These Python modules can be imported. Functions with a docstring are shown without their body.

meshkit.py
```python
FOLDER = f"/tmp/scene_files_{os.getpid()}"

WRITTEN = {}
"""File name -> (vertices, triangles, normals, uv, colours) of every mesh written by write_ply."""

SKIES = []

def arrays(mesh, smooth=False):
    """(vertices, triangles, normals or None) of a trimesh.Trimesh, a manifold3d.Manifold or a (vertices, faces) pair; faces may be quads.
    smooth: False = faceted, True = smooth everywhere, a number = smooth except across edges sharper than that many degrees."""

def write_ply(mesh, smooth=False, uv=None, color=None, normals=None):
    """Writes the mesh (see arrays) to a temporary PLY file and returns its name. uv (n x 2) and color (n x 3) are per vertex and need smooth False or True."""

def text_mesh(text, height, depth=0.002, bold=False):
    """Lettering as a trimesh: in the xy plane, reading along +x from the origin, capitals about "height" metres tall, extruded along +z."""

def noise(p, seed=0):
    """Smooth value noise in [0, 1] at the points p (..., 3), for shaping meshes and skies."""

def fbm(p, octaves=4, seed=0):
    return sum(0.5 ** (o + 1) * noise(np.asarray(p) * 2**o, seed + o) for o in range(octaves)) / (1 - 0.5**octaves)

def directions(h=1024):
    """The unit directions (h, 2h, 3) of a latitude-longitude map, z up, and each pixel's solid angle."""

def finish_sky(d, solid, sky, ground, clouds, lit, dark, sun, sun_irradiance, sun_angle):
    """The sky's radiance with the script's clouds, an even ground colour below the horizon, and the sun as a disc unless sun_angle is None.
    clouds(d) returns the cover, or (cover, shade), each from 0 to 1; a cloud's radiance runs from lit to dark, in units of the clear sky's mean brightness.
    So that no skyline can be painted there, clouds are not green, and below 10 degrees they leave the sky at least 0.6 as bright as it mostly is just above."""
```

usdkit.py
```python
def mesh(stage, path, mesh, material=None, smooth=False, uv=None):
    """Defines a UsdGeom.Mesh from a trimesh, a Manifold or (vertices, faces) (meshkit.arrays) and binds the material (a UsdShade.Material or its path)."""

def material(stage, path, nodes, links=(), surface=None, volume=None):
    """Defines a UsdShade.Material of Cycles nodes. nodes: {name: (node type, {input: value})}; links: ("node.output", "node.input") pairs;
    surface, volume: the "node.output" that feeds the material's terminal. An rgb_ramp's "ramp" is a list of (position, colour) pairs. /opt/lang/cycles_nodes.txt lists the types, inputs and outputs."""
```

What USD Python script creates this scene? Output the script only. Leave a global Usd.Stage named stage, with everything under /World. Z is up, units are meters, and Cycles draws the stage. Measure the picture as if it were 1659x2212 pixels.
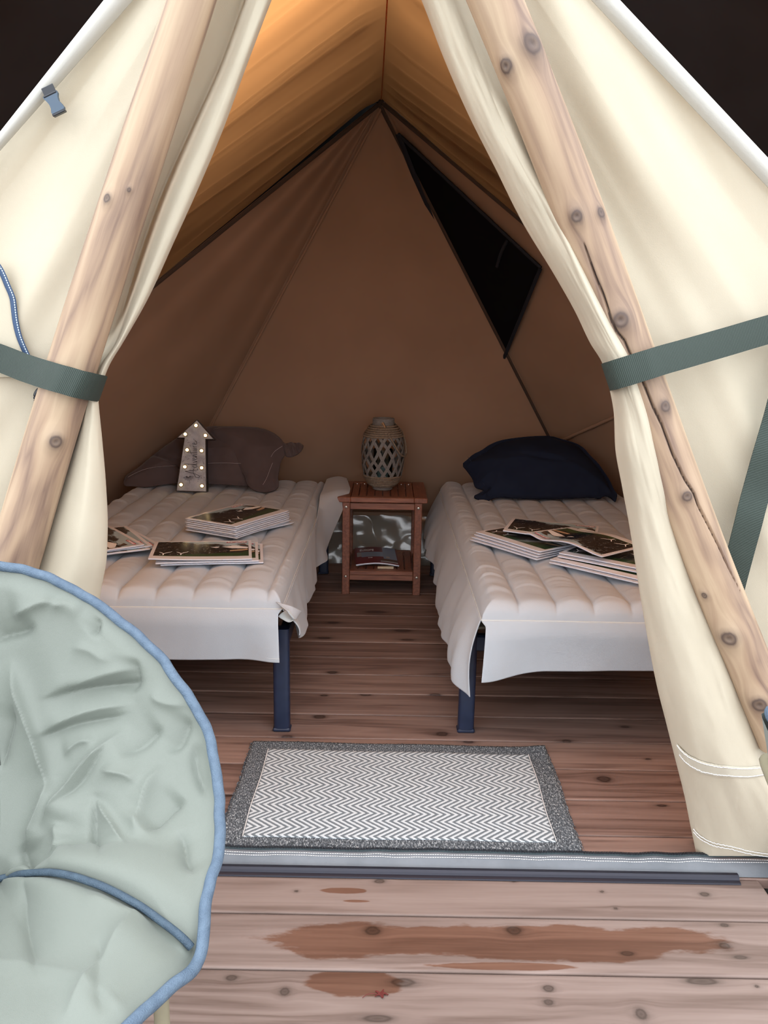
import math, numpy as np, trimesh, usdkit, meshkit
from pxr import Usd, UsdGeom, UsdLux, UsdShade, Gf, Sdf, Vt
from scipy.interpolate import PchipInterpolator as Pchip
from scipy.spatial import Delaunay
from shapely.geometry import Polygon, LineString, Point
import shapely

stage = Usd.Stage.CreateInMemory()
UsdGeom.SetStageUpAxis(stage, 'Z'); UsdGeom.SetStageMetersPerUnit(stage, 1.0)
UsdGeom.Xform.Define(stage, '/World'); UsdGeom.Scope.Define(stage, '/World/Looks')

# ------------------------------------------------------------------ camera, sky, exposure
PW, PH, FPX = 1659.0, 2212.0, 1789.0
PITCH, ROLL, EYE = math.radians(12.3), math.radians(1.0), np.array([0, 0, 1.2])
_U0 = np.array([0, math.sin(PITCH), math.cos(PITCH)]); _X0 = np.array([1.0, 0, 0])
FWD = np.array([0, math.cos(PITCH), -math.sin(PITCH)])
RGT = math.cos(ROLL) * _X0 + math.sin(ROLL) * _U0
UPV = -math.sin(ROLL) * _X0 + math.cos(ROLL) * _U0
cam = UsdGeom.Camera.Define(stage, '/World/camera')
cam.CreateHorizontalApertureAttr(24.0); cam.CreateVerticalApertureAttr(24.0 * PH / PW)
cam.CreateFocalLengthAttr(24.0 * FPX / PW); cam.CreateClippingRangeAttr(Gf.Vec2f(0.05, 200))
cam.AddTransformOp().Set(Gf.Matrix4d(*RGT, 0, *UPV, 0, *(-FWD), 0, *EYE, 1))
cam.CreateExposureAttr(.2)
sky = UsdLux.DomeLight.Define(stage, '/World/sky')
sky.CreateIntensityAttr(1.0); sky.CreateColorAttr(Gf.Vec3f(0.96, 0.99, 1.04))

# ------------------------------------------------------------------ helpers
def ray(px, py): return FWD + (px - PW / 2) / FPX * RGT + (PH / 2 - py) / FPX * UPV
def D(px, py, d):
    q = ray(px, py); return EYE + q * (d / q[1])
def Z(px, py, z):
    q = ray(px, py); return EYE + q * ((z - EYE[2]) / q[2])
def PL(px, py, o, n):
    q = ray(px, py); return EYE + q * (np.dot(np.asarray(o) - EYE, n) / np.dot(q, n))
def lerp(a, b, t): return np.asarray(a) * (1 - t) + np.asarray(b) * t
def sstep(a, b, x):
    t = np.clip((np.asarray(x, float) - a) / (b - a), 0, 1); return t * t * (3 - 2 * t)
def nz(x, y, z=0.0, seed=0):
    x, y, z = np.broadcast_arrays(x, y, z); return meshkit.noise(np.stack([x, y, z], -1), seed) - 0.5
def fb(x, y, z=0.0, seed=0, o=4):
    x, y, z = np.broadcast_arrays(x, y, z); return meshkit.fbm(np.stack([x, y, z], -1), o, seed) - 0.5

used = {}
def numbered(parent, name):
    k = used.get((parent, name), 0); used[(parent, name)] = k + 1
    return name if k == 0 else f'{name}_{k:03d}'
def keys(p, label=None, cat=None, group=None, kind=None):
    for k, v in (('label', label), ('category', cat), ('group', group), ('kind', kind)):
        if v: p.SetCustomDataByKey(k, v)
    return p
def thing(name, label=None, cat=None, loc=None, rz=0, group=None, kind=None, parent='/World'):
    path = f'{parent}/{numbered(parent, name)}'
    x = UsdGeom.Xform.Define(stage, path)
    if loc is not None:
        x.AddTranslateOp().Set(Gf.Vec3d(*map(float, loc)))
        if rz: x.AddRotateZOp().Set(float(rz))
    keys(x.GetPrim(), label, cat, group, kind)
    return path
def obj(name, geo, m, parent='/World', smooth=30, uv=None, prim=None, label=None, cat=None, group=None, kind=None):
    path = f'{parent}/{numbered(parent, name)}'
    if uv is not None or prim: smooth = smooth if smooth in (True, False) else True
    me = usdkit.mesh(stage, path, geo, m, smooth, uv)
    for k, v in (prim or {}).items():
        UsdGeom.PrimvarsAPI(me).CreatePrimvar(k, Sdf.ValueTypeNames.FloatArray, 'vertex').Set(Vt.FloatArray.FromNumpy(np.asarray(v, np.float32)))
    keys(me.GetPrim(), label, cat, group, kind)
    return path
def inst(src, name, loc, rz=0, rx=0, ry=0, **k):
    path = f'/World/{numbered("/World", name)}'
    x = UsdGeom.Xform.Define(stage, path)
    x.AddTranslateOp().Set(Gf.Vec3d(*map(float, loc))); x.AddRotateXYZOp().Set(Gf.Vec3f(float(rx), float(ry), float(rz)))
    x.GetPrim().GetReferences().AddInternalReference(src); x.GetPrim().SetInstanceable(True)
    keys(x.GetPrim(), **k)
    return path
def proto(name):                                  # a class prim: parts are built below it, things refer to it
    path = f'/World/Looks/{name}'
    stage.CreateClassPrim(path); return path
def quads(nu, nv, flip=False, wrap=False):        # nu x nv points
    i, j = np.meshgrid(np.arange(nu - 1), np.arange(nv if wrap else nv - 1), indexing='ij')
    j2 = (j + 1) % nv
    q = np.stack([i * nv + j, (i + 1) * nv + j, (i + 1) * nv + j2, i * nv + j2], -1).reshape(-1, 4)
    return q[:, ::-1] if flip else q
def sheet(P, flip=False): return P.reshape(-1, 3), quads(P.shape[0], P.shape[1], flip)
def slab(P, t, flip=False):                       # a sheet given the thickness t behind its face
    nu, nv = P.shape[:2]
    n = np.cross(np.gradient(P, axis=0), np.gradient(P, axis=1)); n /= np.linalg.norm(n, axis=2, keepdims=True) + 1e-12
    if flip: n = -n
    v = np.vstack([P.reshape(-1, 3), (P - n * t).reshape(-1, 3)]); N = nu * nv
    a = quads(nu, nv, flip); b = quads(nu, nv, not flip) + N
    rim = np.r_[np.arange(nv), np.arange(1, nu) * nv + nv - 1, np.arange(nv - 2, -1, -1) + (nu - 1) * nv, np.arange(nu - 2, 0, -1) * nv]
    r2 = np.roll(rim, -1)
    s = np.stack([rim, r2, r2 + N, rim + N], 1)
    return v, np.vstack([a, b, s[:, ::-1] if flip else s])
def tri(f):
    f = np.asarray(f); return np.vstack([f[:, [0, 1, 2]], f[:, [0, 2, 3]]]) if f.shape[1] == 4 else f
def join(*ms):
    vs, fs, n = [], [], 0
    for m in ms:
        if hasattr(m, 'to_mesh') or hasattr(m, 'vertices'): v, f, _ = meshkit.arrays(m)
        else: v, f = np.asarray(m[0], float), tri(m[1])
        vs.append(v); fs.append(f + n); n += len(v)
    return np.vstack(vs), np.vstack(fs)
def box(c, s, rz=0, bev=0.0):
    c, s = np.asarray(c, float), np.asarray(s, float)
    if bev:
        import itertools
        b = min(bev, s.min() * 0.45); pts = []
        for k in itertools.product((-1, 1), repeat=3):
            for ax in range(3):
                q = np.array(k) * s / 2
                for o in range(3):
                    if o != ax: q[o] -= k[o] * b
                pts.append(q)
        m = trimesh.convex.convex_hull(np.array(pts))
    else: m = trimesh.creation.box(s)
    if rz: m.apply_transform(trimesh.transformations.rotation_matrix(math.radians(rz), [0, 0, 1]))
    m.apply_translation(c); return m
def tube(pts, r, n=10, cap=True, closed=False, flat=None):
    P = np.asarray(pts, float); r = np.broadcast_to(r, (len(P),))
    t = (np.roll(P, -1, 0) - np.roll(P, 1, 0)) if closed else np.gradient(P, axis=0)
    t /= np.linalg.norm(t, axis=1, keepdims=True) + 1e-12
    a = np.cross(t, [0, 0, 1.0]); bad = np.linalg.norm(a, axis=1) < 0.1
    a[bad] = np.cross(t[bad], [0, 1.0, 0])
    for i in range(1, len(a)):
        if np.dot(a[i], a[i - 1]) < 0: a[i] *= -1
    a /= np.linalg.norm(a, axis=1, keepdims=True); b = np.cross(t, a)
    g = np.arange(n) * 2 * math.pi / n
    V = P[:, None] + r[:, None, None] * (np.cos(g)[None, :, None] * a[:, None] + np.sin(g)[None, :, None] * b[:, None])
    v = V.reshape(-1, 3); f = tri(quads(len(P), n, wrap=True))
    if closed:
        k = (len(P) - 1) * n; j = np.arange(n); j2 = (j + 1) % n
        f = np.vstack([f, tri(np.stack([k + j, j, j2, k + j2], 1))])
    elif cap:
        m = len(v); v = np.vstack([v, P[0], P[-1]]); j = np.arange(n); j2 = (j + 1) % n; k = (len(P) - 1) * n
        f = np.vstack([f, np.stack([np.full(n, m), j, j2], 1), np.stack([np.full(n, m + 1), k + j2, k + j], 1)])
    return v, f[:, ::-1]
def spline(pts, n):
    P = np.asarray(pts, float); s = np.r_[0, np.cumsum(np.linalg.norm(np.diff(P, axis=0), axis=1) + 1e-9)]
    return np.stack([Pchip(s, P[:, k])(np.linspace(0, s[-1], n)) for k in range(P.shape[1])], 1)
def lathe(prof, n=32):
    p = np.asarray(prof, float); g = np.arange(n) * 2 * math.pi / n
    V = np.stack([p[:, :1] * np.cos(g), p[:, :1] * np.sin(g), np.repeat(p[:, 1:], n, 1)], -1)
    return V.reshape(-1, 3), tri(quads(len(p), n, wrap=True))[:, ::-1]
def extrude(poly, h): return trimesh.creation.extrude_polygon(Polygon(poly), h, engine='earcut')
def place(m, M):
    v, f = (np.asarray(m[0]), tri(m[1])) if isinstance(m, tuple) else meshkit.arrays(m)[:2]
    return v @ M[:3, :3].T + M[:3, 3], f
def frame(o, x, y):                               # matrix with given origin, x axis and approximate y axis
    x = np.asarray(x, float); x = x / np.linalg.norm(x); z = np.cross(x, y); z = z / np.linalg.norm(z)
    M = np.eye(4); M[:3, 0], M[:3, 1], M[:3, 2], M[:3, 3] = x, np.cross(z, x), z, o; return M
def fill(poly, step, seed=0):                     # triangulated interior of a 2D polygon and each point's distance to the edge
    pg = Polygon(poly); x0, y0, x1, y1 = pg.bounds
    edge = [pg.exterior.interpolate(t) for t in np.arange(0, pg.exterior.length, step * 0.8)]
    e = np.array([[p.x, p.y] for p in edge])
    gx, gy = np.meshgrid(np.arange(x0, x1, step), np.arange(y0, y1, step * 0.87)); gx[1::2] += step / 2
    g = np.stack([gx.ravel(), gy.ravel()], 1)
    ins = shapely.contains_xy(pg, g[:, 0], g[:, 1]); g = g[ins]
    dd = shapely.distance(pg.exterior, shapely.points(g)); g = g[dd > step * 0.45]; dd = dd[dd > step * 0.45]
    P = np.vstack([e, g]); d = np.r_[np.zeros(len(e)), dd]
    T = Delaunay(P).simplices; c = P[T].mean(1); T = T[shapely.contains_xy(pg, c[:, 0], c[:, 1])]
    a = P[T]; ccw = (a[:, 1, 0] - a[:, 0, 0]) * (a[:, 2, 1] - a[:, 0, 1]) - (a[:, 1, 1] - a[:, 0, 1]) * (a[:, 2, 0] - a[:, 0, 0])
    T[ccw < 0] = T[ccw < 0][:, ::-1]
    return P, d, T, len(e)
def inflate(poly, h, step, edge=0.0, power=0.5, bump=None, back=0.6):
    P, d, T, ne = fill(poly, step); m = d.max()
    z = h * (np.clip(d - edge, 0, None) / (m - edge)) ** power
    if bump is not None: z = z + bump(P) * np.clip(d / (0.15 * m), 0, 1)
    zb = -back * h * (np.clip(d - edge, 0, None) / (m - edge)) ** power - 0.004
    v = np.vstack([np.c_[P, z], np.c_[P, zb]]); n = len(P); j = np.arange(ne); j2 = (j + 1) % ne
    side = np.vstack([np.stack([j, j + n, j2 + n], 1), np.stack([j, j2 + n, j2], 1)])
    return v, np.vstack([T, T[:, ::-1] + n, side])

# ------------------------------------------------------------------ materials
L = '/World/Looks/'
def mat(name, nodes, links=(), surface='p.BSDF'): return usdkit.material(stage, L + name, nodes, links, surface=surface)
def plain(name, c, rough=0.5, metal=0.0, **k):
    return mat(name, {'p': ('principled_bsdf', {'base_color': c, 'roughness': rough, 'metallic': metal, **k})})
def speckled(name, c1, c2, scale, rough=0.6, bump=0.0, stretch=(1, 1, 1), bscale=None, **k):
    n = {'g': ('texture_coordinate', {}), 'm': ('mapping', {'scale': stretch}), 'n': ('noise_texture', {'scale': scale, 'detail': 4.0}),
         'r': ('rgb_ramp', {'ramp': [(0.32, c1), (0.68, c2)]}), 'p': ('principled_bsdf', {'roughness': rough, **k})}
    l = [('g.object', 'm.vector'), ('m.vector', 'n.vector'), ('n.fac', 'r.fac'), ('r.color', 'p.base_color')]
    if bump:
        n['n2'] = ('noise_texture', {'scale': bscale or scale * 4, 'detail': 3.0}); n['b'] = ('bump', {'strength': bump, 'distance': 0.004})
        l += [('m.vector', 'n2.vector'), ('n2.fac', 'b.height'), ('b.normal', 'p.normal')]
    return mat(name, n, l)
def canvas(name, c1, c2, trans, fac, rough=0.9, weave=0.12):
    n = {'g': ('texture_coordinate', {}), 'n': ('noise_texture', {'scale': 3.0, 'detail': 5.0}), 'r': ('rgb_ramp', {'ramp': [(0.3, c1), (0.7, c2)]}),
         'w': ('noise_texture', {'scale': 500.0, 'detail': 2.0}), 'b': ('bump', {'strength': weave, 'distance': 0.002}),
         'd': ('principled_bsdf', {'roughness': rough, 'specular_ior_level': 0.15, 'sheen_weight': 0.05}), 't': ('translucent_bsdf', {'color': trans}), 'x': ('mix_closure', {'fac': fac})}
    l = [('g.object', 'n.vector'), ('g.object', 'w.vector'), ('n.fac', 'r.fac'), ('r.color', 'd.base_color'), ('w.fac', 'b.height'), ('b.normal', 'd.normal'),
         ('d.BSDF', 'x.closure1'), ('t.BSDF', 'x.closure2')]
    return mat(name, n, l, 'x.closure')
def wood(name, pale, mid, dark, knotc, rough=0.6, wet=None, rings=True, fine=(4, 90, 1), band=(0.9, 16, 1), bump=0.25):
    n = {'a': ('attribute', {'attribute': 'st'}), 'k': ('attribute', {'attribute': 'knot'}),
         'm1': ('mapping', {'scale': fine}), 'f1': ('noise_texture', {'scale': 1.0, 'detail': 5.0, 'roughness': 0.6}),
         'm2': ('mapping', {'scale': band}), 'f2': ('noise_texture', {'scale': 1.0, 'detail': 3.0, 'distortion': 0.6}),
         'sw': ('math', {'math_type': 'multiply', 'value2': 7.0}), 'sn': ('math', {'math_type': 'pingpong', 'value2': 1.0}),
         'mx': ('mix_float', {'fac': 0.45}), 'r': ('rgb_ramp', {'ramp': [(0.18, dark), (0.45, mid), (0.75, pale)]}),
         'kr': ('rgb_ramp', {'ramp': [(0.0, (.06, .06, .06)), (0.12, (.25, .25, .25)), (0.20, (.04, .04, .04)), (0.27, (.55, .55, .55)), (0.40, (.86, .86, .86)), (0.7, (1, 1, 1))]}),
         'kn': ('math', {'math_type': 'multiply_add', 'value2': 0.22, 'value3': -0.11}), 'ka': ('math', {'math_type': 'add'}),
         'kq': ('math', {'math_type': 'multiply', 'value2': 0.25}),
         'inv': ('invert', {}), 'cm': ('mix_color', {'b': knotc}),
         'p': ('principled_bsdf', {'roughness': rough}), 'b': ('bump', {'strength': bump, 'distance': 0.002})}
    l = [('a.vector', 'm1.vector'), ('m1.vector', 'f1.vector'), ('a.vector', 'm2.vector'), ('m2.vector', 'f2.vector'), ('f2.fac', 'sw.value1'), ('sw.value', 'sn.value1'),
         ('f1.fac', 'mx.a'), ('sn.value', 'mx.b'), ('mx.result', 'r.fac'), ('k.fac', 'kq.value1'), ('f1.fac', 'kn.value1'), ('kq.value', 'ka.value1'), ('kn.value', 'ka.value2'), ('ka.value', 'kr.fac'),
         ('kr.color', 'inv.color'), ('inv.color', 'cm.fac'), ('r.color', 'cm.a'), ('mx.result', 'b.height'), ('b.normal', 'p.normal')]
    out = 'cm.result'
    if wet:
        n['gp'] = ('geometry', {}); n['sx'] = ('separate_xyz', {}); l += [('gp.position', 'sx.vector')]
        n['wn'] = ('noise_texture', {'scale': 9.0, 'detail': 5.0, 'roughness': 0.65}); n['wm'] = ('mapping', {'scale': (0.5, 1.6, 1)}); l += [('gp.position', 'wm.vector'), ('wm.vector', 'wn.vector')]
        prev = None
        for i, (cx, cy, ax, ay) in enumerate(wet):
            for s, cc, aa in (('x', cx, ax), ('y', cy, ay)):
                n[f's{s}{i}'] = ('math', {'math_type': 'subtract', 'value2': cc}); n[f'd{s}{i}'] = ('math', {'math_type': 'divide', 'value2': aa}); n[f'q{s}{i}'] = ('math', {'math_type': 'power', 'value2': 2.0})
                n[f'ab{s}{i}'] = ('math', {'math_type': 'absolute'})
                l += [(f'sx.{s}', f's{s}{i}.value1'), (f's{s}{i}.value', f'd{s}{i}.value1'), (f'd{s}{i}.value', f'ab{s}{i}.value1'), (f'ab{s}{i}.value', f'q{s}{i}.value1')]
            n[f'sum{i}'] = ('math', {'math_type': 'add'}); l += [(f'qx{i}.value', f'sum{i}.value1'), (f'qy{i}.value', f'sum{i}.value2')]
            if prev: n[f'mn{i}'] = ('math', {'math_type': 'minimum'}); l += [(prev, f'mn{i}.value1'), (f'sum{i}.value', f'mn{i}.value2')]; prev = f'mn{i}.value'
            else: prev = f'sum{i}.value'
        n['wv'] = ('math', {'math_type': 'multiply_add', 'value2': 2.8, 'value3': -1.4}); n['wa'] = ('math', {'math_type': 'add'})
        n['wr'] = ('map_range', {'range_type': 'smoothstep', 'from_min': 1.12, 'from_max': 0.8, 'to_min': 0.0, 'to_max': 1.0, 'clamp': True})
        n['wc'] = ('mix_color', {'blend_type': 'multiply', 'b': (0.64, 0.44, 0.34)}); n['rr'] = ('map_range', {'from_min': 0.0, 'from_max': 1.0, 'to_min': rough, 'to_max': 0.42})
        l += [('wn.fac', 'wv.value1'), (prev, 'wa.value1'), ('wv.value', 'wa.value2'), ('wa.value', 'wr.value'), ('wr.result', 'wc.fac'), (out, 'wc.a'), ('wr.result', 'rr.value'), ('rr.result', 'p.roughness')]
        out = 'wc.result'
    l.append((out, 'p.base_color'))
    return mat(name, n, l)

M = {}
M['cream'] = canvas('cream_canvas', (.565, .515, .405), (.61, .56, .445), (.80, .64, .40), 0.16)
M['hem'] = canvas('hem_canvas', (.53, .525, .485), (.57, .56, .52), (.7, .66, .55), 0.08)
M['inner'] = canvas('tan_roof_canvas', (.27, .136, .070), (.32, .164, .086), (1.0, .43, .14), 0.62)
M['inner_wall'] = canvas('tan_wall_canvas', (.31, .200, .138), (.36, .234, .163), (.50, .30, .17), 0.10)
M['seam'] = plain('dark_seam_tape', (.055, .036, .026), .9)
M['black_tarp'] = speckled('black_tarp', (.006, .0065, .0075), (.011, .012, .0135), 6, .75)
M['mesh'] = plain('dark_window_mesh', (.006, .006, .008), .9, specular_ior_level=.05)
M['edging'] = plain('navy_window_edging', (.006, .009, .018), .8)
M['strap'] = None
M['navy_metal'] = speckled('navy_painted_metal', (.010, .018, .045), (.014, .023, .055), 30, .38)
M['black_plastic'] = plain('black_plastic', (.010, .013, .020), .35)
M['slate_plastic'] = plain('slate_plastic', (.06, .095, .14), .5)
M['steel'] = plain('bright_steel', (.7, .66, .6), .3, 1.0)
M['white_thread'] = plain('white_thread', (.80, .80, .80), .8)
M['quilt'] = speckled('quilt_cotton', (.425, .455, .49), (.475, .505, .54), 5, .85, .10, bscale=420, sheen_weight=.12)
M['quilt_back'] = plain('quilt_lining', (.56, .58, .57), .9)
M['mattress'] = speckled('charcoal_mattress', (.012, .013, .016), (.02, .021, .026), 40, .9)
M['blue_sheet'] = plain('pale_blue_sheet', (.36, .46, .80), .85)
M['slat'] = speckled('birch_slat', (.62, .52, .36), (.72, .62, .45), 12, .5, stretch=(1, 12, 12))
M['taupe'] = speckled('taupe_cotton', (.070, .050, .052), (.09, .066, .067), 9, .9, .15, bscale=350, sheen_weight=.15)
M['navy'] = speckled('navy_cotton', (.0075, .0125, .030), (.011, .018, .040), 9, .9, .12, bscale=350, specular_ior_level=.2)
M['pages'] = plain('white_paper', (.72, .78, .90), .55)
M['red'] = plain('red_print', (.42, .02, .035), .4)
M['white_print'] = plain('white_print', (.85, .85, .85), .4)
M['brown_print'] = plain('brown_print', (.10, .065, .045), .3); M['tan_print'] = plain('tan_print', (.50, .34, .20), .3)
M['gold_stitch'] = plain('grey_thread', (.30, .27, .28), .8)
M['candle'] = plain('blue_grey_candle_glass', (.20, .30, .33), .2)
M['rope'] = speckled('jute_rope', (.15, .115, .085), (.25, .20, .15), 160, .95, .6, bscale=260)
M['grey_wood'] = speckled('grey_washed_wood', (.13, .127, .124), (.19, .187, .183), 30, .7, .3, stretch=(2, 2, 8))
M['side_wood'] = speckled('red_brown_acacia', (.15, .053, .032), (.26, .10, .057), 5, .42, .15, stretch=(16, 2, 16))
M['side_wood_x'] = speckled('red_brown_acacia_rail', (.17, .062, .038), (.30, .125, .073), 5, .42, .15, stretch=(2, 16, 16))
M['chair'] = speckled('sage_polyester', (.146, .166, .143), (.168, .190, .164), 3, .60, .16, bscale=900, sheen_weight=.1)
M['piping'] = speckled('blue_grey_piping', (.072, .112, .165), (.105, .155, .215), 60, .7, .5, bscale=500)
M['seam_piping'] = speckled('dark_blue_piping', (.035, .06, .09), (.055, .09, .125), 60, .7, .5, bscale=500)
M['khaki'] = plain('khaki_tube', (.24, .22, .15), .45)
M['grey_strip'] = speckled('grey_coated_fabric', (.12, .133, .15), (.17, .185, .205), 8, .5, .3, bscale=60)
M['zip'] = plain('green_grey_zip', (.05, .075, .08), .6)
M['rail'] = plain('dark_aluminium', (.028, .029, .042), .38, .4)
M['earth'] = speckled('gravel_ground', (.10, .10, .085), (.22, .21, .18), 14, .95)
M['leaf'] = plain('red_brown_leaf', (.13, .022, .018), .6)
M['bulb'] = mat('warm_led', {'e': ('emission', {'color': (1.0, .72, .32), 'strength': 5.0})}, surface='e.emission')
M['cup'] = plain('brass_socket', (.35, .22, .09), .4, .6)
M['glass'] = mat('lantern_glass', {'f': ('fresnel', {'IOR': 1.45}), 't': ('transparent_bsdf', {'color': (.80, .86, .87)}), 'g': ('glossy_bsdf', {'roughness': .05}), 'x': ('mix_closure', {})},
                 [('f.fac', 'x.fac'), ('t.BSDF', 'x.closure1'), ('g.BSDF', 'x.closure2')], 'x.closure')
M['pvc'] = mat('clear_pvc', {'f': ('fresnel', {'IOR': 1.9}), 't': ('transparent_bsdf', {'color': (.85, .84, .78)}), 'd': ('diffuse_bsdf', {'color': (.42, .40, .35)}), 'y': ('mix_closure', {'fac': .5}),
                             'g': ('glossy_bsdf', {'roughness': .16}), 'x': ('mix_closure', {})},
               [('f.fac', 'x.fac'), ('t.BSDF', 'y.closure1'), ('d.BSDF', 'y.closure2'), ('y.closure', 'x.closure1'), ('g.BSDF', 'x.closure2')], 'x.closure')
M['strap'] = mat('green_webbing', {'a': ('attribute', {'attribute': 'st'}), 'w': ('wave_texture', {'scale': 95.0, 'bands_direction': 'x'}), 'n': ('noise_texture', {'scale': 40.0}),
                                   'r': ('rgb_ramp', {'ramp': [(0, (.022, .034, .028)) , (1, (.040, .060, .050))]}), 'b': ('bump', {'strength': .5, 'distance': .002}), 'p': ('principled_bsdf', {'roughness': .7})},
                 [('a.vector', 'w.vector'), ('w.fac', 'r.fac'), ('r.color', 'p.base_color'), ('w.fac', 'b.height'), ('b.normal', 'p.normal')])
OUT = dict(pale=(.275, .205, .178), mid=(.225, .162, .138), dark=(.145, .098, .080), knotc=(.065, .045, .036), rough=.55, bump=.15)
M['deck'] = wood('weathered_deck_pine', **OUT)
M['deck_pale'] = wood('weathered_deck_pine_pale', **{**OUT, 'pale': (.30, .228, .202), 'mid': (.25, .185, .16), 'dark': (.17, .12, .10)})
M['deck_first'] = wood('spotted_deck_pine', **OUT, wet=[(-.075, 1.598, .050, .010), (-.045, 1.565, .03, .004)])
M['deck_wet'] = wood('damp_deck_pine', **OUT, wet=[(.285, 1.452, .47, .050), (-.05, 1.450, .17, .052), (.24, 1.385, .15, .010)])
M['deck_damp'] = wood('damp_spot_deck_pine', **OUT, wet=[(-.035, 1.332, .085, .034)])
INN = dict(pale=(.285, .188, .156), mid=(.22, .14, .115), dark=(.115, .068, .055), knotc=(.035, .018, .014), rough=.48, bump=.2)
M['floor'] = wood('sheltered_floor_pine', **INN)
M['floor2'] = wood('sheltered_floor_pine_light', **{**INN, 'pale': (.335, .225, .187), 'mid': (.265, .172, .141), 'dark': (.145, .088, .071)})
M['pole'] = wood('peeled_pine_log', (.45, .335, .225), (.345, .24, .16), (.17, .108, .082), (.075, .05, .042), .6, fine=(3, 60, 1), band=(1.3, 9, 1))

# ------------------------------------------------------------------ ground and deck floor
obj('ground', box((0, 0, -.36), (60, 60, .02)), M['earth'], kind='structure', label='gravel ground below the deck')
def knot_field(u, v, knots):
    """grain coordinate led round the knots, and the distance to the nearest knot in knot radii"""
    kd = np.full(np.broadcast(u, v).shape, 4.0); off = np.zeros_like(kd); h = np.zeros_like(kd)
    for ku, kv, r, asp in knots:
        du, dv = (u - ku) / asp, v - kv
        kd = np.minimum(kd, np.hypot(du, dv) / r)
        off += -1.25 * r * np.tanh(dv / (.55 * r)) * np.exp(-(du / (2.6 * r)) ** 2 - (np.abs(dv) / (2.4 * r)) ** 1.5)
    return off, np.clip(kd, 0, 4)
floor = thing('floor', 'wooden plank deck running through the tent', kind='structure')
rng = np.random.default_rng(4)
PITCHW, Y0 = .1585, 1.664
K = lambda px, py, r, a=1.25: (*Z(px, py, 0)[:2], r, a)
near_knots = [K(805, 2010, .0125), K(1110, 2010, .0125), K(1565, 2043, .010), K(1355, 2060, .007, 2.2), K(820, 1903, .008, 1.6), K(1300, 1926, .004), K(1522, 1932, .008, 1.5), K(1330, 1962, .004),
              K(1110, 1903, .004), K(615, 2142, .010, .9), K(870, 2122, .011, 2.2), K(1185, 2135, .0085), K(1185, 2165, .008), K(1515, 2118, .010, 3.0), K(1385, 2190, .014, .8), K(815, 2200, .008, 3.5),
              K(640, 1925, .004), K(1565, 1998, .005, 1.6), K(1600, 2068, .005, 3.0), K(1635, 2130, .004), K(500, 2112, .008, 1.5),
              K(492, 1715, .013, 1.1), K(1305, 1683, .016, 1.3), K(1224, 1600, .009, 1.6), K(690, 1548, .013, 1.6), K(620, 1590, .009, 2), K(1012, 1602, .010, 1.8), K(955, 1585, .012, 1.6), K(940, 1500, .010, 2),
              K(790, 1500, .010, 2), K(700, 1502, .007, 2), K(812, 1322, .017, 3), K(870, 1362, .016, 2.4), K(880, 1382, .010, 3), K(720, 1345, .010, 3), K(700, 1378, .010, 3), K(718, 1452, .011, 2), K(1350, 1570, .008, 2), K(1480, 1690, .006, 2), K(1400, 1640, .005, 2), K(1430, 1740, .006, 3), K(640, 1690, .009)]
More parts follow.
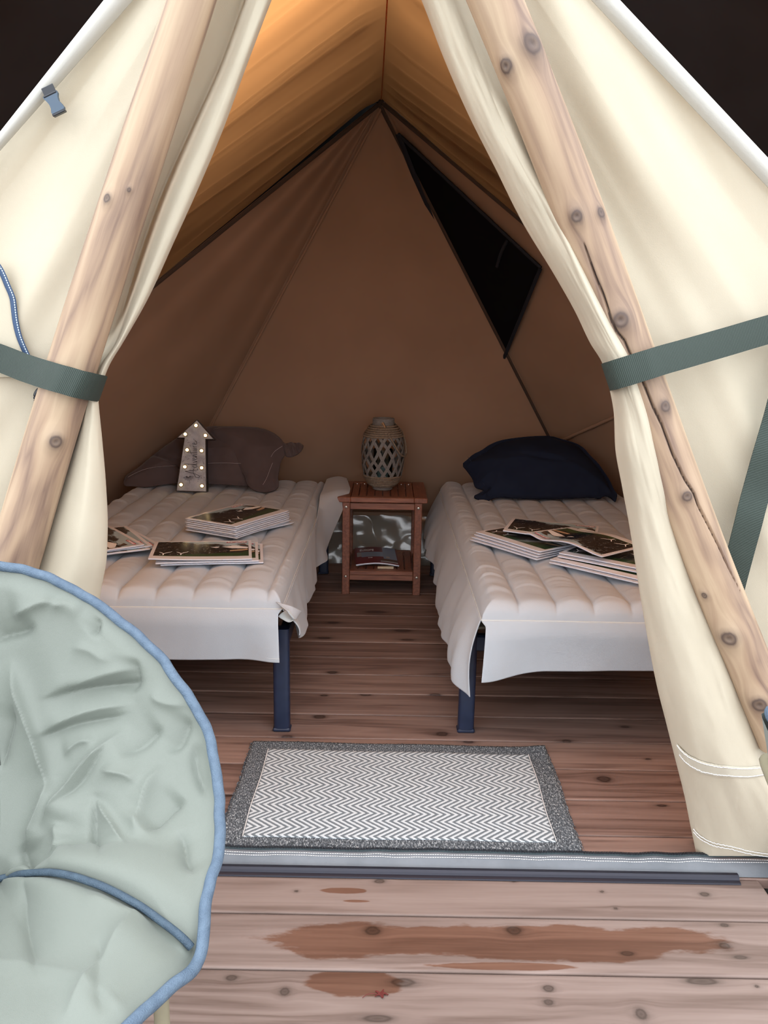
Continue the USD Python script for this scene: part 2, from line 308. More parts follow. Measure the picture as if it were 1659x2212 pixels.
def plank(y1, x0, x1, m, step, w=PITCHW):
    g = .0035; yc = y1 - w
    prof = [(0, -.024), (0, -.004), (.0012, -.0012), (.004, 0)] + [(t, 0) for t in np.linspace(.004, w - g - .004, max(6, int(w / (step * .8))))[1:-1]] + [(w - g - .004, 0), (w - g - .0012, -.0012), (w - g, -.004), (w - g, -.024)]
    prof = np.array(prof); xs = np.linspace(x0, x1, int((x1 - x0) / step) + 2)
    X, T = np.meshgrid(xs, prof[:, 0], indexing='ij'); Zz = np.broadcast_to(prof[:, 1], X.shape).copy()
    kn = [k for k in near_knots if yc - .004 < k[1] < y1 + .004]
    s = int(y1 * 1000)
    if not kn or step > .015:
        kn = kn + [(rng.uniform(x0, x1), yc + rng.uniform(.02, .135), rng.uniform(.006, .013), rng.uniform(1, 2.2)) for _ in range(int((x1 - x0) * 1.6))]
    else:
        kn = kn + [(x, yc + rng.uniform(.02, .135), rng.uniform(.006, .011), 1.6) for x in (rng.uniform(x0, -.7), rng.uniform(.95, 1.4))]
    off, kd = knot_field(X, yc + T, kn)
    Zz += -.0012 * ((T / (w - g)) - .5) ** 2 * 4 + .0006 * nz(X * 2, T * 8, seed=s)
    P = np.stack([X, yc + T, Zz], -1)
    uo, vo = rng.uniform(0, 50), rng.uniform(0, 50)
    uv = np.stack([X + uo, T + off + vo + .01 * nz(X * 1.6, T * 4, seed=s + 5)], -1).reshape(-1, 2)
    v, f = sheet(P); n0 = len(prof); e0 = np.arange(n0); e1 = e0 + (len(xs) - 1) * n0
    caps = np.vstack([np.stack([np.full(n0 - 2, e0[0]), e0[2:], e0[1:-1]], 1), np.stack([np.full(n0 - 2, e1[0]), e1[1:-1], e1[2:]], 1)])
    obj('plank', (v, np.vstack([tri(f), caps])), m, floor, True, uv=uv, prim={'knot': kd.reshape(-1)})
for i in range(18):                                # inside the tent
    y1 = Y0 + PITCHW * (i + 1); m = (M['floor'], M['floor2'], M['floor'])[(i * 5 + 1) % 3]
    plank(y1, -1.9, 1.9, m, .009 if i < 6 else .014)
plank(1.664, -1.5, .862, M['deck_first'], .006, .138)
plank(1.526, -1.5, 1.62, M['deck_wet'], .005, .157)
plank(1.369, -1.5, 1.62, M['deck_damp'], .005, .157)
for i in range(12):
    plank(1.212 - .157 * i, -1.5, 1.62, (M['deck'], M['deck_pale'])[i % 2], .02, .157)
for x in (-1.3, -.6, .1, .8, 1.55):
    obj('joist', box((x, 1.4, -.11), (.06, 5.4, .17)), M['side_wood'], floor)
# wet-season leaf lying on the deck
lf = thing('maple_leaf', 'small dark red fallen leaf with a thin stem on the deck boards', 'leaf', Z(823, 2149, .0015))
a = np.linspace(0, 2 * np.pi, 40, endpoint=False); rr = .009 * (1 + .45 * np.cos(5 * a) + .18 * np.cos(10 * a + .6))
lp = np.stack([rr * np.cos(a), .75 * rr * np.sin(a)], 1)
v, d_, T, ne = fill(lp, .0015)
obj('blade', (np.vstack([np.c_[v, .003 * np.abs(np.sin(v[:, 0] * 250)) + .001], np.c_[v, .003 * np.abs(np.sin(v[:, 0] * 250))]]), np.vstack([T, T[:, ::-1] + len(v)])), M['leaf'], lf)
obj('stem', tube(spline([(-.006, 0, .002), (-.02, -.001, .003), (-.034, -.009, .0012)], 10), .0007, 6), M['leaf'], lf)

# ------------------------------------------------------------------ tent: roof, walls
APEX = np.array([-.04, 3.62, 2.115]); FR = np.array([.005, 1.735, 2.20])
EL, ER = np.array([-1.80, 2.85, .56]), np.array([1.80, 2.95, .56])
FL, FRR = np.array([-1.80, 1.735, .56]), np.array([1.80, 1.735, .56])
BL, BR = np.array([-1.12, 4.16, .30]), np.array([1.06, 4.16, .30])
KW = 1.04                                        # the back of the tent, clear of the bed heads
APEX, EL, ER, BL, BR = (EYE + KW * (q - EYE) for q in (APEX, EL, ER, BL, BR))
ceiling = thing('ceiling', 'tan canvas tent roof glowing orange towards the front', kind='structure')
def roofside(sgn, E0, E1, seed):
    nu, nv = 70, 150                                # down the slope, front to back
    S, T = np.meshgrid(np.linspace(0, 1, nu), np.linspace(0, 1, nv), indexing='ij')
    top = FR[None, None] + (APEX - FR) * T[..., None]; top[..., 2] -= .03 * np.sin(T * math.pi)
    bot = E0 + (E1 - E0) * T[..., None]
    P = top + (bot - top) * S[..., None]
    n = np.array([-sgn * .68, 0, -.73])
    b = .045 * np.sin(S * math.pi) * sstep(1, .8, T) * sstep(0, .12, T) + (.014 * nz(T * 16 + S * 2, S * 1.2, seed=seed) + .022 * nz(T * 7 - S * 3, S * 1.0, seed=seed + 3)) * sstep(0, .04, S) * (1.15 - .5 * S) * 1.0 + .004 * (1 - 2 * np.abs(nz(T * 26 + S * 3.5, S * .9, seed=seed + 9))) ** 4 * sstep(0, .03, S) * sstep(1, .95, T)
    return P - n * b[..., None] * .9
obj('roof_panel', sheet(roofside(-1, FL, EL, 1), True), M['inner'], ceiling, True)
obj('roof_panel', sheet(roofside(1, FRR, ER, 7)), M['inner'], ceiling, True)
def seam(a, b, w, name, parent, n, m='seam', sag=None, k=24):
    a, b = np.asarray(a, float), np.asarray(b, float); t = np.linspace(0, 1, k)[:, None]
    P = a + (b - a) * t
    if sag is not None: P = P + np.asarray(sag) * np.sin(t * math.pi)
    s = np.cross(b - a, n); s /= np.linalg.norm(s)
    R = np.stack([P - s * w, P - s * w * .4 + np.asarray(n) * .004, P + s * w * .4 + np.asarray(n) * .004, P + s * w], 1)
    return obj(name, slab(R, .003), M[m], parent, True)
obj('ridge_seam', tube(np.stack([FR + (APEX - FR) * t - [0, 0, .03 * math.sin(t * math.pi) + .004] for t in np.linspace(0, 1, 40)]), .0022, 6), M['inner'], ceiling, True)
for nm, E0, E1, side in (('wall_left', FL, EL, -1), ('wall_right', FRR, ER, 1)):
    w_ = thing(nm, f'low {nm[5:]} canvas side wall under the eaves', kind='structure')
    S, T = np.meshgrid(np.linspace(0, 1, 14), np.linspace(0, 1, 40), indexing='ij')
    P = (E0 + (E1 - E0) * T[..., None]) * np.stack([np.ones_like(S), np.ones_like(S), 1 - S], -1); P[..., 0] += .02 * nz(T * 8, S * 3, seed=3) + side * .02 * S
    obj('wall_panel', sheet(P), M['inner_wall'], w_, True)
rear = thing('wall_rear', 'tan canvas rear wall of three panels meeting at the ridge', kind='structure')
def fan(A, B, C2, seed, amp=.012, bow=.0, nrm=(0, -1, 0)):      # triangle A (top), B, C2 (base) with folds that run out from the top
    S, T = np.meshgrid(np.linspace(0, 1, 60), np.linspace(0, 1, 60), indexing='ij')
    P = A + (B + (C2 - B) * T[..., None] - A) * S[..., None]
    d = amp * S ** .6 * nz(T * 6, S * .8, seed=seed) * 2 * np.minimum(1, np.minimum(T, 1 - T) * 8) * np.minimum(1, (1 - S) * 6 + .2) + bow * np.sin(T * math.pi) * S
    return P + np.asarray(nrm) * d[..., None]
obj('center_panel', sheet(fan(APEX, BL, BR, 11, .045)), M['inner_wall'], rear, True)
obj('side_panel', sheet(fan(APEX, EL, BL, 15, .035, .02)), M['inner_wall'], rear, True)
obj('side_panel', sheet(fan(APEX, BR, ER, 19, .012, .0)), M['inner_wall'], rear, True)
def skirtband(pts, m, name, parent, seed, amp, z1, off=0.0, n=120, rows=30, lean_=0.0):
    p = spline(pts, n); S = np.linspace(1, 0, rows)
    P = np.stack([np.stack([p[:, 0], p[:, 1] - off, p[:, 2] * s / 1.0 if z1 is None else np.full(n, z1 * s)], 1) for s in S], 0)
    X, S2 = np.meshgrid(np.linspace(0, np.linalg.norm(np.diff(p, axis=0), axis=1).sum(), n), S, indexing='xy')
    P[..., 1] -= amp * (fb(X * 4.5, S2 * 1.6, seed=seed, o=2) * 2 + .6 * np.abs(fb(X * 8, S2 * 2.6, seed=seed + 4, o=2)) * 2) + lean_ * (1 - S2)
    return obj(name, sheet(P), m, parent, True)
skirtband([EL, lerp(EL, BL, .5), BL], M['inner_wall'], 'lower_panel', rear, 23, .01, None)
skirtband([BL, lerp(BL, BR, .5), BR], M['inner_wall'], 'lower_panel', rear, 25, .006, None)
skirtband([BR, lerp(BR, ER, .5), ER], M['inner_wall'], 'lower_panel', rear, 27, .01, None)
skirtband([BL + [.05, -.03, -.04], lerp(BL, BR, .5) - [0, .03, .04], BR - [.05, .03, .04]], M['pvc'], 'mud_flap', rear, 31, .030, .255, .02, 260, 50, .06)
obj('mud_flap_hem', slab(np.stack([np.stack([np.linspace(BL[0] + .05, BR[0] - .05, 90), BL[1] - .062 + .004 * nz(np.linspace(0, 30, 90), 0), np.full(90, z)], 1) for z in (.268, .25)], 0), .003), M['inner_wall'], rear, True)
nR = np.cross(ER - APEX, BR - APEX); nR = nR / np.linalg.norm(nR); nR = nR if nR[1] < 0 else -nR
nL = np.cross(EL - APEX, BL - APEX); nL = nL / np.linalg.norm(nL); nL = nL if nL[1] < 0 else -nL
seam(APEX + nL * .012, lerp(APEX, EL, .97) + nL * .012, .009, 'roof_seam', rear, nL)
seam(APEX + nR * .012, lerp(APEX, ER, .97) + nR * .012, .008, 'roof_seam', rear, nR)
seam(APEX + nL * .02, BL + nL * .01, .004, 'panel_seam', rear, nL, 'inner_wall')
seam(APEX + nR * .02, BR + nR * .01, .009, 'panel_seam', rear, nR)
seam(PL(1205, 955, ER + nR * .012, nR), PL(1400, 868, ER + nR * .012, nR), .006, 'cross_seam', rear, nR, 'inner_wall')
obj('floor_gap_strip', box((0, BL[1] + .02, .02), (2.3, .03, .07)), M['rail'], kind='structure', label='dark strip added for the gap at the foot of the rear canvas wall')  # strip put in for the dark blue gap near the floor
win = thing('window_1', 'dark kite-shaped mesh window in the right rear canvas panel', kind='structure')
wp = [PL(*q, ER + nR * .016, nR) for q in ((862, 288), (1170, 577), (1072, 817))]
S, T = np.meshgrid(np.linspace(0, 1, 30), np.linspace(0, 1, 30), indexing='ij')
Pw = wp[0] + (wp[2] + (wp[1] - wp[2]) * T[..., None] - wp[0]) * S[..., None] + nR * (.006 * nz(S * 3, T * 4, seed=2) * np.sin(T * math.pi))[..., None]
obj('mesh_pane', slab(Pw, .003), M['mesh'], win, True)
def band3(a, b, w, n, k=20): 
    s = np.cross(b - a, n); s /= np.linalg.norm(s); t = np.linspace(0, 1, k)[:, None]; c = a + (b - a) * t
    return slab(np.stack([c - s * w, c + n * .005, c + s * w], 1), .003)
obj('edging', band3(wp[0] + nR * .006, wp[2] + nR * .006, .016, nR), M['edging'], win, True)
obj('edging', band3(wp[0] + nR * .006, wp[1] + nR * .006, .007, nR), M['edging'], win, True)
obj('edging', band3(wp[1] + nR * .006, wp[2] + nR * .006, .007, nR), M['edging'], win, True)
tg = [PL(*q, ER + nR * .022, nR) for q in ((1096, 520), (1083, 545), (1074, 576))]
obj('toggle_loop', tube(spline(tg, 12), .008, 8), M['edging'], win, True)

# ------------------------------------------------------------------ outer tarp over the tent
tarp = thing('tarp', 'black outer tarp stretched over the pale canvas tent', 'tarp')
def tarpside(sgn):
    S, T = np.meshgrid(np.linspace(0, 1, 40), np.linspace(0, 1, 40), indexing='ij')
    y = 2.22 + 2.98 * T; x = sgn * 2.75 * S; z = 2.865 - .48 * sstep(0, .35, T) - .93 * 2.75 * S - .34 * sstep(.38, .72, S) * (1 - .55 * sstep(0, .35, T)) + .05 * np.sin(S * math.pi) * (1 - T) + .02 * nz(S * 5, T * 5, seed=9)  # hidden slope drops behind the front edge to darken the rear roof
    return np.stack([x, y, z], -1)
obj('tarp_panel', slab(tarpside(-1), .003), M['black_tarp'], tarp, True)
obj('tarp_panel', slab(tarpside(1), .003, True), M['black_tarp'], tarp, True)
S, T = np.meshgrid(np.linspace(0, 1, 12), np.linspace(0, 1, 12), indexing='ij')
for sg in (-1, 1):
    P = np.stack([sg * 2.75 * S, 5.18 + 0 * S, T * (2.35 - .93 * 2.75 * S) - .3 * (1 - T)], -1)
    obj('added_tarp_end', slab(P, .003), M['black_tarp'], tarp, True)  # unseen end, added to keep the tent interior dark
    P = np.stack([sg * 2.75 + 0 * S, 2.22 + 2.98 * S, -.32 + T * .22], -1)
    P[..., 2] -= .30 * sstep(0, .35, S) * T
    obj('added_tarp_side', slab(P, .003), M['black_tarp'], tarp, True)  # unseen side, added to stop light leaking in through the canvas
    obj('front_hem', tube([(0, 2.22, 2.865), (sg * 1.0, 2.22, 1.935), (sg * 1.42, 2.22, 1.395), (sg * 2.0, 2.22, .665), (sg * 2.75, 2.22, -.03)], .008, 8), M['black_tarp'], tarp, True)

# ------------------------------------------------------------------ front canvas beside the poles
front = thing('wall_front', 'cream canvas front of the tent either side of the opening', kind='structure')
py = np.linspace(-330, 1860, 110)
def crease(px_, py_, seed, ang):                   # long soft folds that run down the cloth
    q = (px_ * math.cos(ang) + py_ * math.sin(ang)) / 130.0; w_ = (-px_ * math.sin(ang) + py_ * math.cos(ang)) / 900.0
    return .060 * nz(q, w_, seed=seed) + .022 * nz(q * 2.6, w_ * 2, seed=seed + 2)
def frontpanel(sgn):
    rows = []
    for y in py:
        if sgn < 0: xo = max(283 - y * 283 / 320.0, -1100.0); xi = np.interp(y, [-330, 0, 740, 1220, 1860], [560, 455, 215, 60, -120])
        else: xo = min(1282 + y * 377 / 400.0, 2700.0); xi = np.interp(y, [-330, 0, 740, 1190, 1600, 1860], [960, 1040, 1320, 1500, 1650, 1720])
        if sgn > 0 and y < -150: xo = max(xo, xi + 20)
        t = np.linspace(0, 1, 90); x = xo + (xi - xo) * t
        dd = 1.70 + crease(x, np.full_like(x, y), 40 if sgn < 0 else 50, -.52 if sgn > 0 else .55) * np.minimum(1, t * 4 + .08) * (.35 + .65 * np.minimum(1, (1 - t) * 3)) + .02 * np.minimum(1, np.abs(t - .5))
        rows.append([D(a_, y, b_) for a_, b_ in zip(x, dd)])
    return np.array(rows)
Lp, Rp = frontpanel(-1), frontpanel(1)
def above_floor(P):
    P = P.copy(); P[..., 2] = np.maximum(P[..., 2], .006); return P
obj('canvas_panel', slab(above_floor(Lp), .0015, False), M['cream'], front, True)
obj('canvas_panel', slab(above_floor(Rp), .0015, True), M['cream'], front, True)
def hemstrip(sgn):
    R = []
    for y in np.linspace(-330, 1500, 60):
        a_, b_ = ((283 - y * 283 / 320., 228 - y * 228 / 290.) if sgn < 0 else (1282 + y * 377 / 400., 1335 + y * 324 / 345.))
        R.append([D(lerp(a_, b_, t), y, 1.695 - .016 * math.sin(min(1, t * 1.25) * math.pi * .62) + .02 * max(0, t - .8)) for t in (-.03, .0, .05, .25, .5, .75, .9, 1.0)])
    return np.array(R)
for sg in (-1, 1):
    H = hemstrip(sg)
    obj('roof_hem', slab(H, .003, sg > 0), M['hem'], front, True)
    st = H[:, 3] * .2 + H[:, 4] * .8 + np.array([0, -.0016, 0])
    obj('hem_stitching', join(*[tube([st[i] + (st[i + 1] - st[i]) * f0, st[i] + (st[i + 1] - st[i]) * f1], .0009, 4) for i in range(14, 34) for f0, f1 in ((.02, .2), (.27, .45), (.52, .7), (.77, .95))]), M['white_thread'], front, kind='stuff')
# blue zip edge on the left canvas and the second layer of cloth beside it
zp = [(-14, 560), (2, 583), (16, 615), (29, 650), (33, 685), (40, 720), (52, 752), (63, 775), (78, 812)]
zc = spline([D(x, y, 1.672) for x, y in zp], 50)
R_ = np.stack([zc + np.array([s * .0052, -.003 * (1 - abs(s)), 0]) for s in (-1, -.3, .3, 1)], 1)
obj('zip_tape', slab(R_, .002, True), plain('blue_zip_tape', (.03, .065, .14), .6), front, True)
zs = zc + np.array([.0035, -.0045, 0])
obj('zip_stitching', join(*[tube([zs[i], lerp(zs[i], zs[i + 1], .68)], .0011, 4) for i in range(len(zs) - 1)]), plain('pale_blue_thread', (.55, .66, .78), .8), front, kind='stuff')
lay = np.array([[lerp(D(-420 - 40 * t, y, 1.685), zc[int(t * 49)] + [.001, .002, 0], s) - np.array([0, .012 * math.sin(s * math.pi), 0]) for s in np.linspace(0, 1, 12)] for t, y in zip(np.linspace(0, 1, 30), np.linspace(520, 830, 30))])
obj('awning_flap', slab(lay, .0015), M['cream'], front, True)

# ------------------------------------------------------------------ tied-back door flaps
def flap(rows, dfun, up=60, nv=220, seed=0, wr=.003):
    R = np.array(rows, float); y = R[:, 0]; yy = np.linspace(y[0], y[-1], nv)
    X = np.stack([Pchip(y, R[:, k])(yy) for k in range(1, R.shape[1])], 1)
    Dd = np.array(dfun); Dd = np.stack([Pchip(Dd[:, 0], Dd[:, k])(yy) for k in range(1, Dd.shape[1])], 1)
    n = X.shape[1]; c = np.linspace(0, n - 1, up)
    out = []
    for i in range(nv):
        xs = Pchip(np.arange(n), X[i])(c); ds = Pchip(np.arange(n), Dd[i])(c)
        ds = ds + wr * 2 * nz(c * 1.3 + yy[i] / 260, yy[i] / 130.0, seed=seed) + wr * nz(c * 3, yy[i] / 60.0, seed=seed + 1)
        out.append([D(a_, yy[i], max(b_, 1.5)) for a_, b_ in zip(xs, ds)])
    return np.array(out)
yl = [-330, 0, 150, 285, 415, 525, 645, 740, 790, 812, 838, 868, 880, 960, 1060, 1130, 1200, 1290, 1400, 1600, 1855]
Rr = [722, 587, 530, 480, 425, 375, 320, 266, 236, 227, 219, 213, 214, 222, 230, 233, 231, 216, 205, 200, 200]
Bl = [660, 530, 474, 412, 354, 314, 276, 246, 214, 205, 192, 181, 178, 157, 127, 104, 82, 40, 0, -70, -150]
Pc = [520, 425, 375, 330, 285, 250, 215, 180, 165, 155, 145, 140, 130, 100, 65, 40, 15, -20, -60, -130, -210]
rl = [[y, p, lerp(p, b, .8), b - 3, b + 3, lerp(b, r, .25), lerp(b, r, .55), lerp(b, r, .85), r, lerp(b, r, .8), lerp(b, r, .1)] for y, p, b, r in zip(yl, Pc, Bl, Rr)]
dl = [[-330, 1.745, 1.775, 1.785, 1.755, 1.690, 1.672, 1.680, 1.725, 1.79, 1.80], [600, 1.73, 1.75, 1.755, 1.735, 1.685, 1.668, 1.676, 1.715, 1.77, 1.78], [780, 1.69, 1.69, 1.675, 1.668, 1.650, 1.645, 1.655, 1.675, 1.70, 1.71],
      [838, 1.68, 1.675, 1.665, 1.658, 1.640, 1.635, 1.645, 1.660, 1.69, 1.70], [900, 1.68, 1.675, 1.665, 1.658, 1.635, 1.630, 1.640, 1.665, 1.70, 1.71], [1150, 1.69, 1.68, 1.67, 1.66, 1.63, 1.615, 1.64, 1.68, 1.72, 1.74], [1855, 1.69, 1.68, 1.67, 1.66, 1.64, 1.63, 1.65, 1.69, 1.74, 1.76]]
fl = above_floor(flap(rl, dl, seed=60, wr=.0016))
d1 = thing('door_1', 'cream canvas door flap tied back to the left log pole', kind='structure')
obj('canvas_flap', slab(fl, .0015, False), M['cream'], d1, True)
yr = [-330, 0, 125, 240, 360, 480, 595, 675, 740, 785, 815, 848, 900, 960, 1050, 1130, 1290, 1480, 1560, 1640, 1720, 1780, 1848]
Li = [760, 912, 960, 1010, 1070, 1130, 1200, 1245, 1276, 1303, 1311, 1320, 1328, 1330, 1345, 1360, 1385, 1420, 1440, 1460, 1480, 1492, 1506]
Ro = [880, 990, 1037, 1085, 1140, 1206, 1258, 1295, 1328, 1350, 1358, 1370, 1388, 1405, 1430, 1455, 1512, 1588, 1612, 1642, 1690, 1720, 1760]
rr_ = [[y, a + (b - a) * .15, a + (b - a) * .08, a, lerp(a, b, .12), lerp(a, b, .35), lerp(a, b, .6), lerp(a, b, .82), b, b + 30] for y, a, b in zip(yr, Li, Ro)]
dr = [[-330, 1.78, 1.765, 1.735, 1.705, 1.685, 1.680, 1.690, 1.720, 1.735], [480, 1.77, 1.75, 1.72, 1.69, 1.66, 1.640, 1.628, 1.615, 1.66], [595, 1.76, 1.74, 1.71, 1.68, 1.645, 1.615, 1.595, 1.584, 1.65], [700, 1.75, 1.73, 1.70, 1.67, 1.625, 1.595, 1.576, 1.568, 1.62], [785, 1.73, 1.71, 1.685, 1.645, 1.595, 1.575, 1.568, 1.565, 1.61],
      [848, 1.73, 1.71, 1.68, 1.65, 1.605, 1.585, 1.572, 1.567, 1.61], [960, 1.74, 1.72, 1.69, 1.65, 1.60, 1.582, 1.576, 1.577, 1.63], [1060, 1.745, 1.725, 1.69, 1.65, 1.605, 1.59, 1.588, 1.592, 1.65], [1140, 1.75, 1.73, 1.695, 1.65, 1.61, 1.595, 1.60, 1.617, 1.66], [1290, 1.76, 1.74, 1.70, 1.655, 1.61, 1.60, 1.605, 1.63, 1.68], [1640, 1.79, 1.76, 1.715, 1.66, 1.615, 1.595, 1.595, 1.615, 1.66], [1848, 1.82, 1.79, 1.735, 1.695, 1.675, 1.665, 1.66, 1.665, 1.68]]
fr_ = above_floor(flap(rr_, dr, seed=70))
d2 = thing('door_2', 'cream canvas door flap tied back to the right log pole', kind='structure')
obj('canvas_flap', slab(fr_, .0015, True), M['cream'], d2, True)
def flapline(P, yarr, pts, off=.003, r=.0011, dash=True):      # stitching laid on the flap through image points
    g = P.reshape(-1, 3); q = g - EYE; zc_ = q @ FWD; gx = PW / 2 + FPX * (q @ RGT) / zc_; gy = PH / 2 - FPX * (q @ UPV) / zc_
    c = spline(pts, 60); out = []
    for x, y in c:
        dd = np.hypot(gx - x, gy - y); depth = g[dd < max(8.0, dd.min() + 1), 1].min(); out.append(D(x, y, depth - off))
    out = np.array(out)
    from scipy.ndimage import gaussian_filter1d
    out[:, 1] = gaussian_filter1d(out[:, 1], 2)
    return out, join(*[tube([out[i], lerp(out[i], out[i + 1], .82)], r, 4) for i in range(len(out) - 1)])
u1 = [(1461, 1608), (1480, 1630), (1520, 1650), (1560, 1658), (1605, 1661), (1646, 1659)]
u2 = [(1466, 1628), (1485, 1650), (1520, 1668), (1560, 1675), (1610, 1678), (1652, 1673)]
c1, s1 = flapline(fr_, yr, u1, .0045); c2, s2 = flapline(fr_, yr, u2, .0045)
obj('seam_stitching', s1, M['white_thread'], d2, kind='stuff'); obj('seam_stitching', s2, M['white_thread'], d2, kind='stuff')
obj('seam_band', slab(np.stack([c1 + [0, .0015, .004], c1 + [0, .0008, 0], lerp(c1, c2, .5) + [0, .0002, 0], c2 + [0, .0008, 0], c2 + [0, .0015, -.004]], 1), .001, True), canvas('seam_canvas', (.50, .47, .38), (.54, .50, .41), (.6, .5, .3), .06), d2, True)
for dy in (0, 6):
    _, s3 = flapline(fr_, yr, [(1497, 1790 + dy), (1515, 1808 + dy), (1545, 1822 + dy), (1580, 1829 + dy), (1620, 1839 + dy), (1659, 1845 + dy)], .003)
    obj('hem_stitching', s3, M['white_thread'], d2, kind='stuff')

# ------------------------------------------------------------------ log poles
def pole(name, label, a, b, ra, rb, knots, crack=None, nl=640, nt=120, seed=0, bend=.006):
    a, b = np.asarray(a, float), np.asarray(b, float); Ln = np.linalg.norm(b - a); ax = (b - a) / Ln
    e1 = np.array([0, -1.0, 0]); e1 -= ax * (e1 @ ax); e1 /= np.linalg.norm(e1); e2 = np.cross(ax, e1)
    def hit(px, py):                                # image point -> (distance along, angle) on the visible side
        q = ray(px, py); o = EYE - a; op = o - ax * (o @ ax); qp = q - ax * (q @ ax); r = (ra + rb) / 2
        for _ in range(3):
            A, B, C = qp @ qp, op @ qp, op @ op - r * r; disc = max(B * B - A * C, 0); t = (-B - math.sqrt(disc)) / A
            p = o + q * t; u = p @ ax; r = ra + (rb - ra) * np.clip(u / Ln, 0, 1)
        pp = p - ax * u; return u, math.atan2(pp @ e2, pp @ e1)
    U, G = np.meshgrid(np.linspace(0, Ln, nl), np.linspace(-math.pi, math.pi, nt + 1), indexing='ij')
    r = ra + (rb - ra) * U / Ln; r = r * (1 + .05 * nz(U * 1.6, np.cos(G) * .8, np.sin(G) * .8, seed) * 2 * .5) + .0016 * nz(U * 5, np.cos(G) * 2.5, np.sin(G) * 2.5, seed + 1)
    rm = (ra + rb) / 2; kn = []; 
    for px, py, kr in knots:
        u, g = hit(px, py); kn.append((u, g * rm, kr, 1.15))
        r = r + .006 * (kr / .012) * np.exp(-((U - u) / (1.9 * kr)) ** 2 - ((G - g) * rm / (1.5 * kr)) ** 2) - .003 * (kr / .012) * np.exp(-((U - u) / (.45 * kr)) ** 2 - ((G - g) * rm / (.4 * kr)) ** 2)
    off, kd = knot_field(U, G * rm, kn)
    if crack:
        cu = np.array(sorted(hit(*c) for c in crack)); gc = np.interp(U[:, 0], cu[:, 0], cu[:, 1], left=9, right=9)
        cw = .0016 * np.clip(np.minimum(U[:, 0] - cu[0, 0], cu[-1, 0] - U[:, 0]) * 12, .0, 1) + 1e-5
        dd = np.abs(G - gc[:, None]) * rm; k = np.exp(-(dd / cw[:, None]) ** 2); r = r - .011 * k; kd = np.where(k > .35, np.minimum(kd, .25), kd)
    V = a + ax * U[..., None] + r[..., None] * (np.cos(G)[..., None] * e1 + np.sin(G)[..., None] * e2)
    V = V + (bend * np.sin(U / Ln * math.pi * 2.2 + seed))[..., None] * e2
    uv = np.stack([U + seed * 3.1, G * rm + off + .014 * nz(U * 2.0, G * 1.2, seed=seed + 7)], -1).reshape(-1, 2)
    v, f = sheet(V); f = tri(f)
    for row, flipc in ((0, False), (nl - 1, True)):
        base = row * (nt + 1); c = len(v); ctr = (a if row == 0 else b); rings = [np.arange(nt + 1) + base]
        v = np.vstack([v, ctr - (ax if row == 0 else -ax) * .006]); uv = np.vstack([uv, uv[base:base + 1]]); kd = np.r_[kd.reshape(-1), 1.0]
        j = np.arange(nt); t_ = np.stack([np.full(nt, c), base + j + 1, base + j], 1); f = np.vstack([f, t_ if not flipc else t_[:, ::-1]])
    p = thing(name, label, 'pole')
    obj('log', (v, f[:, ::-1]), M['pole'], p, True, uv=uv, prim={'knot': kd.reshape(-1)})
    return p, ax, e1, e2
lb, lt = D(-165, 1850, 1.62), D(510, -330, 1.62)
pole('tent_pole', 'peeled log pole on the left of the tent opening', lb, lt, .055, .039, [(281, 411, .004), (236, 430, .008), (126, 955, .012), (215, 1350, .01)], seed=1)
rb_, rt = D(1684, 1600, 1.62), D(938, -330, 1.62)
cr = [(1245, 505), (1262, 545), (1282, 600), (1301, 641), (1318, 691), (1332, 719), (1347, 736), (1363, 770), (1392, 830), (1414, 881), (1433, 917), (1457, 979), (1484, 1033), (1503, 1063), (1514, 1090), (1538, 1136), (1560, 1180), (1583, 1231), (1608, 1282)]
rp, ax_, e1_, e2_ = pole('tent_pole', 'knotty peeled log pole on the right of the opening, split by a long dark crack', rb_, rt, .047, .044,
     [(1142, 100, .017), (1090, 145, .011), (1240, 470, .011), (1290, 463, .008), (1338, 692, .014), (1437, 877, .010), (1489, 1069, .009), (1528, 1283, .006), (1580, 1375, .016), (1642, 1520, .014)], cr, 900, 170, 3)
obj('dark_gap_plate', join(box((.925, 1.685, .27), (.15, .012, .30), bev=.004), box((.945, 1.632, .02), (.08, .075, .74), bev=.004)), M['black_plastic'], rp, label='black plate and post added for the dark gap under the pole')  # black plate stands in for the dark gap beneath the pole end

# ------------------------------------------------------------------ straps and buckle
def ribbon(c, up, w, m, name, parent='/World', n=90, t=.0016, **k):
    P = spline(c, n); Uv = spline(up, n); Uv /= np.linalg.norm(Uv, axis=1, keepdims=True)
    s = np.r_[0, np.cumsum(np.linalg.norm(np.diff(P, axis=0), axis=1))]
    R = np.stack([P - Uv * w / 2, P, P + Uv * w / 2], 1); v, f = slab(R, t)
    uv = np.stack([np.repeat(s, 3), np.tile([0, w / 2, w], n)], 1); uv = np.vstack([uv, uv])
    return obj(name, (v, f), m, parent, True, uv=uv, **k)
up = lambda x, y, x2, y2, d: D(x, y, d) - D(x2, y2, d)
c = [D(-160, 725, 1.665), D(-60, 752, 1.655), D(0, 774, 1.64), D(60, 797, 1.605), D(104, 811, 1.562), D(135, 820, 1.546), D(165, 829, 1.545), D(188, 834, 1.560), D(207, 838, 1.59), D(219, 840, 1.635), D(222, 841, 1.68), D(205, 838, 1.71), D(140, 822, 1.72)]
u_ = [up(0, 741, -12, 807, 1.64)] * 3 + [up(116, 782, 90, 838, 1.6)] * 4 + [up(200, 809, 182, 865, 1.6)] * 2 + [up(229, 811, 214, 866, 1.65)] * 4
ribbon(c, u_, .0545, M['strap'], 'webbing_strap', label='green webbing strap wrapped round the left log pole', cat='strap')
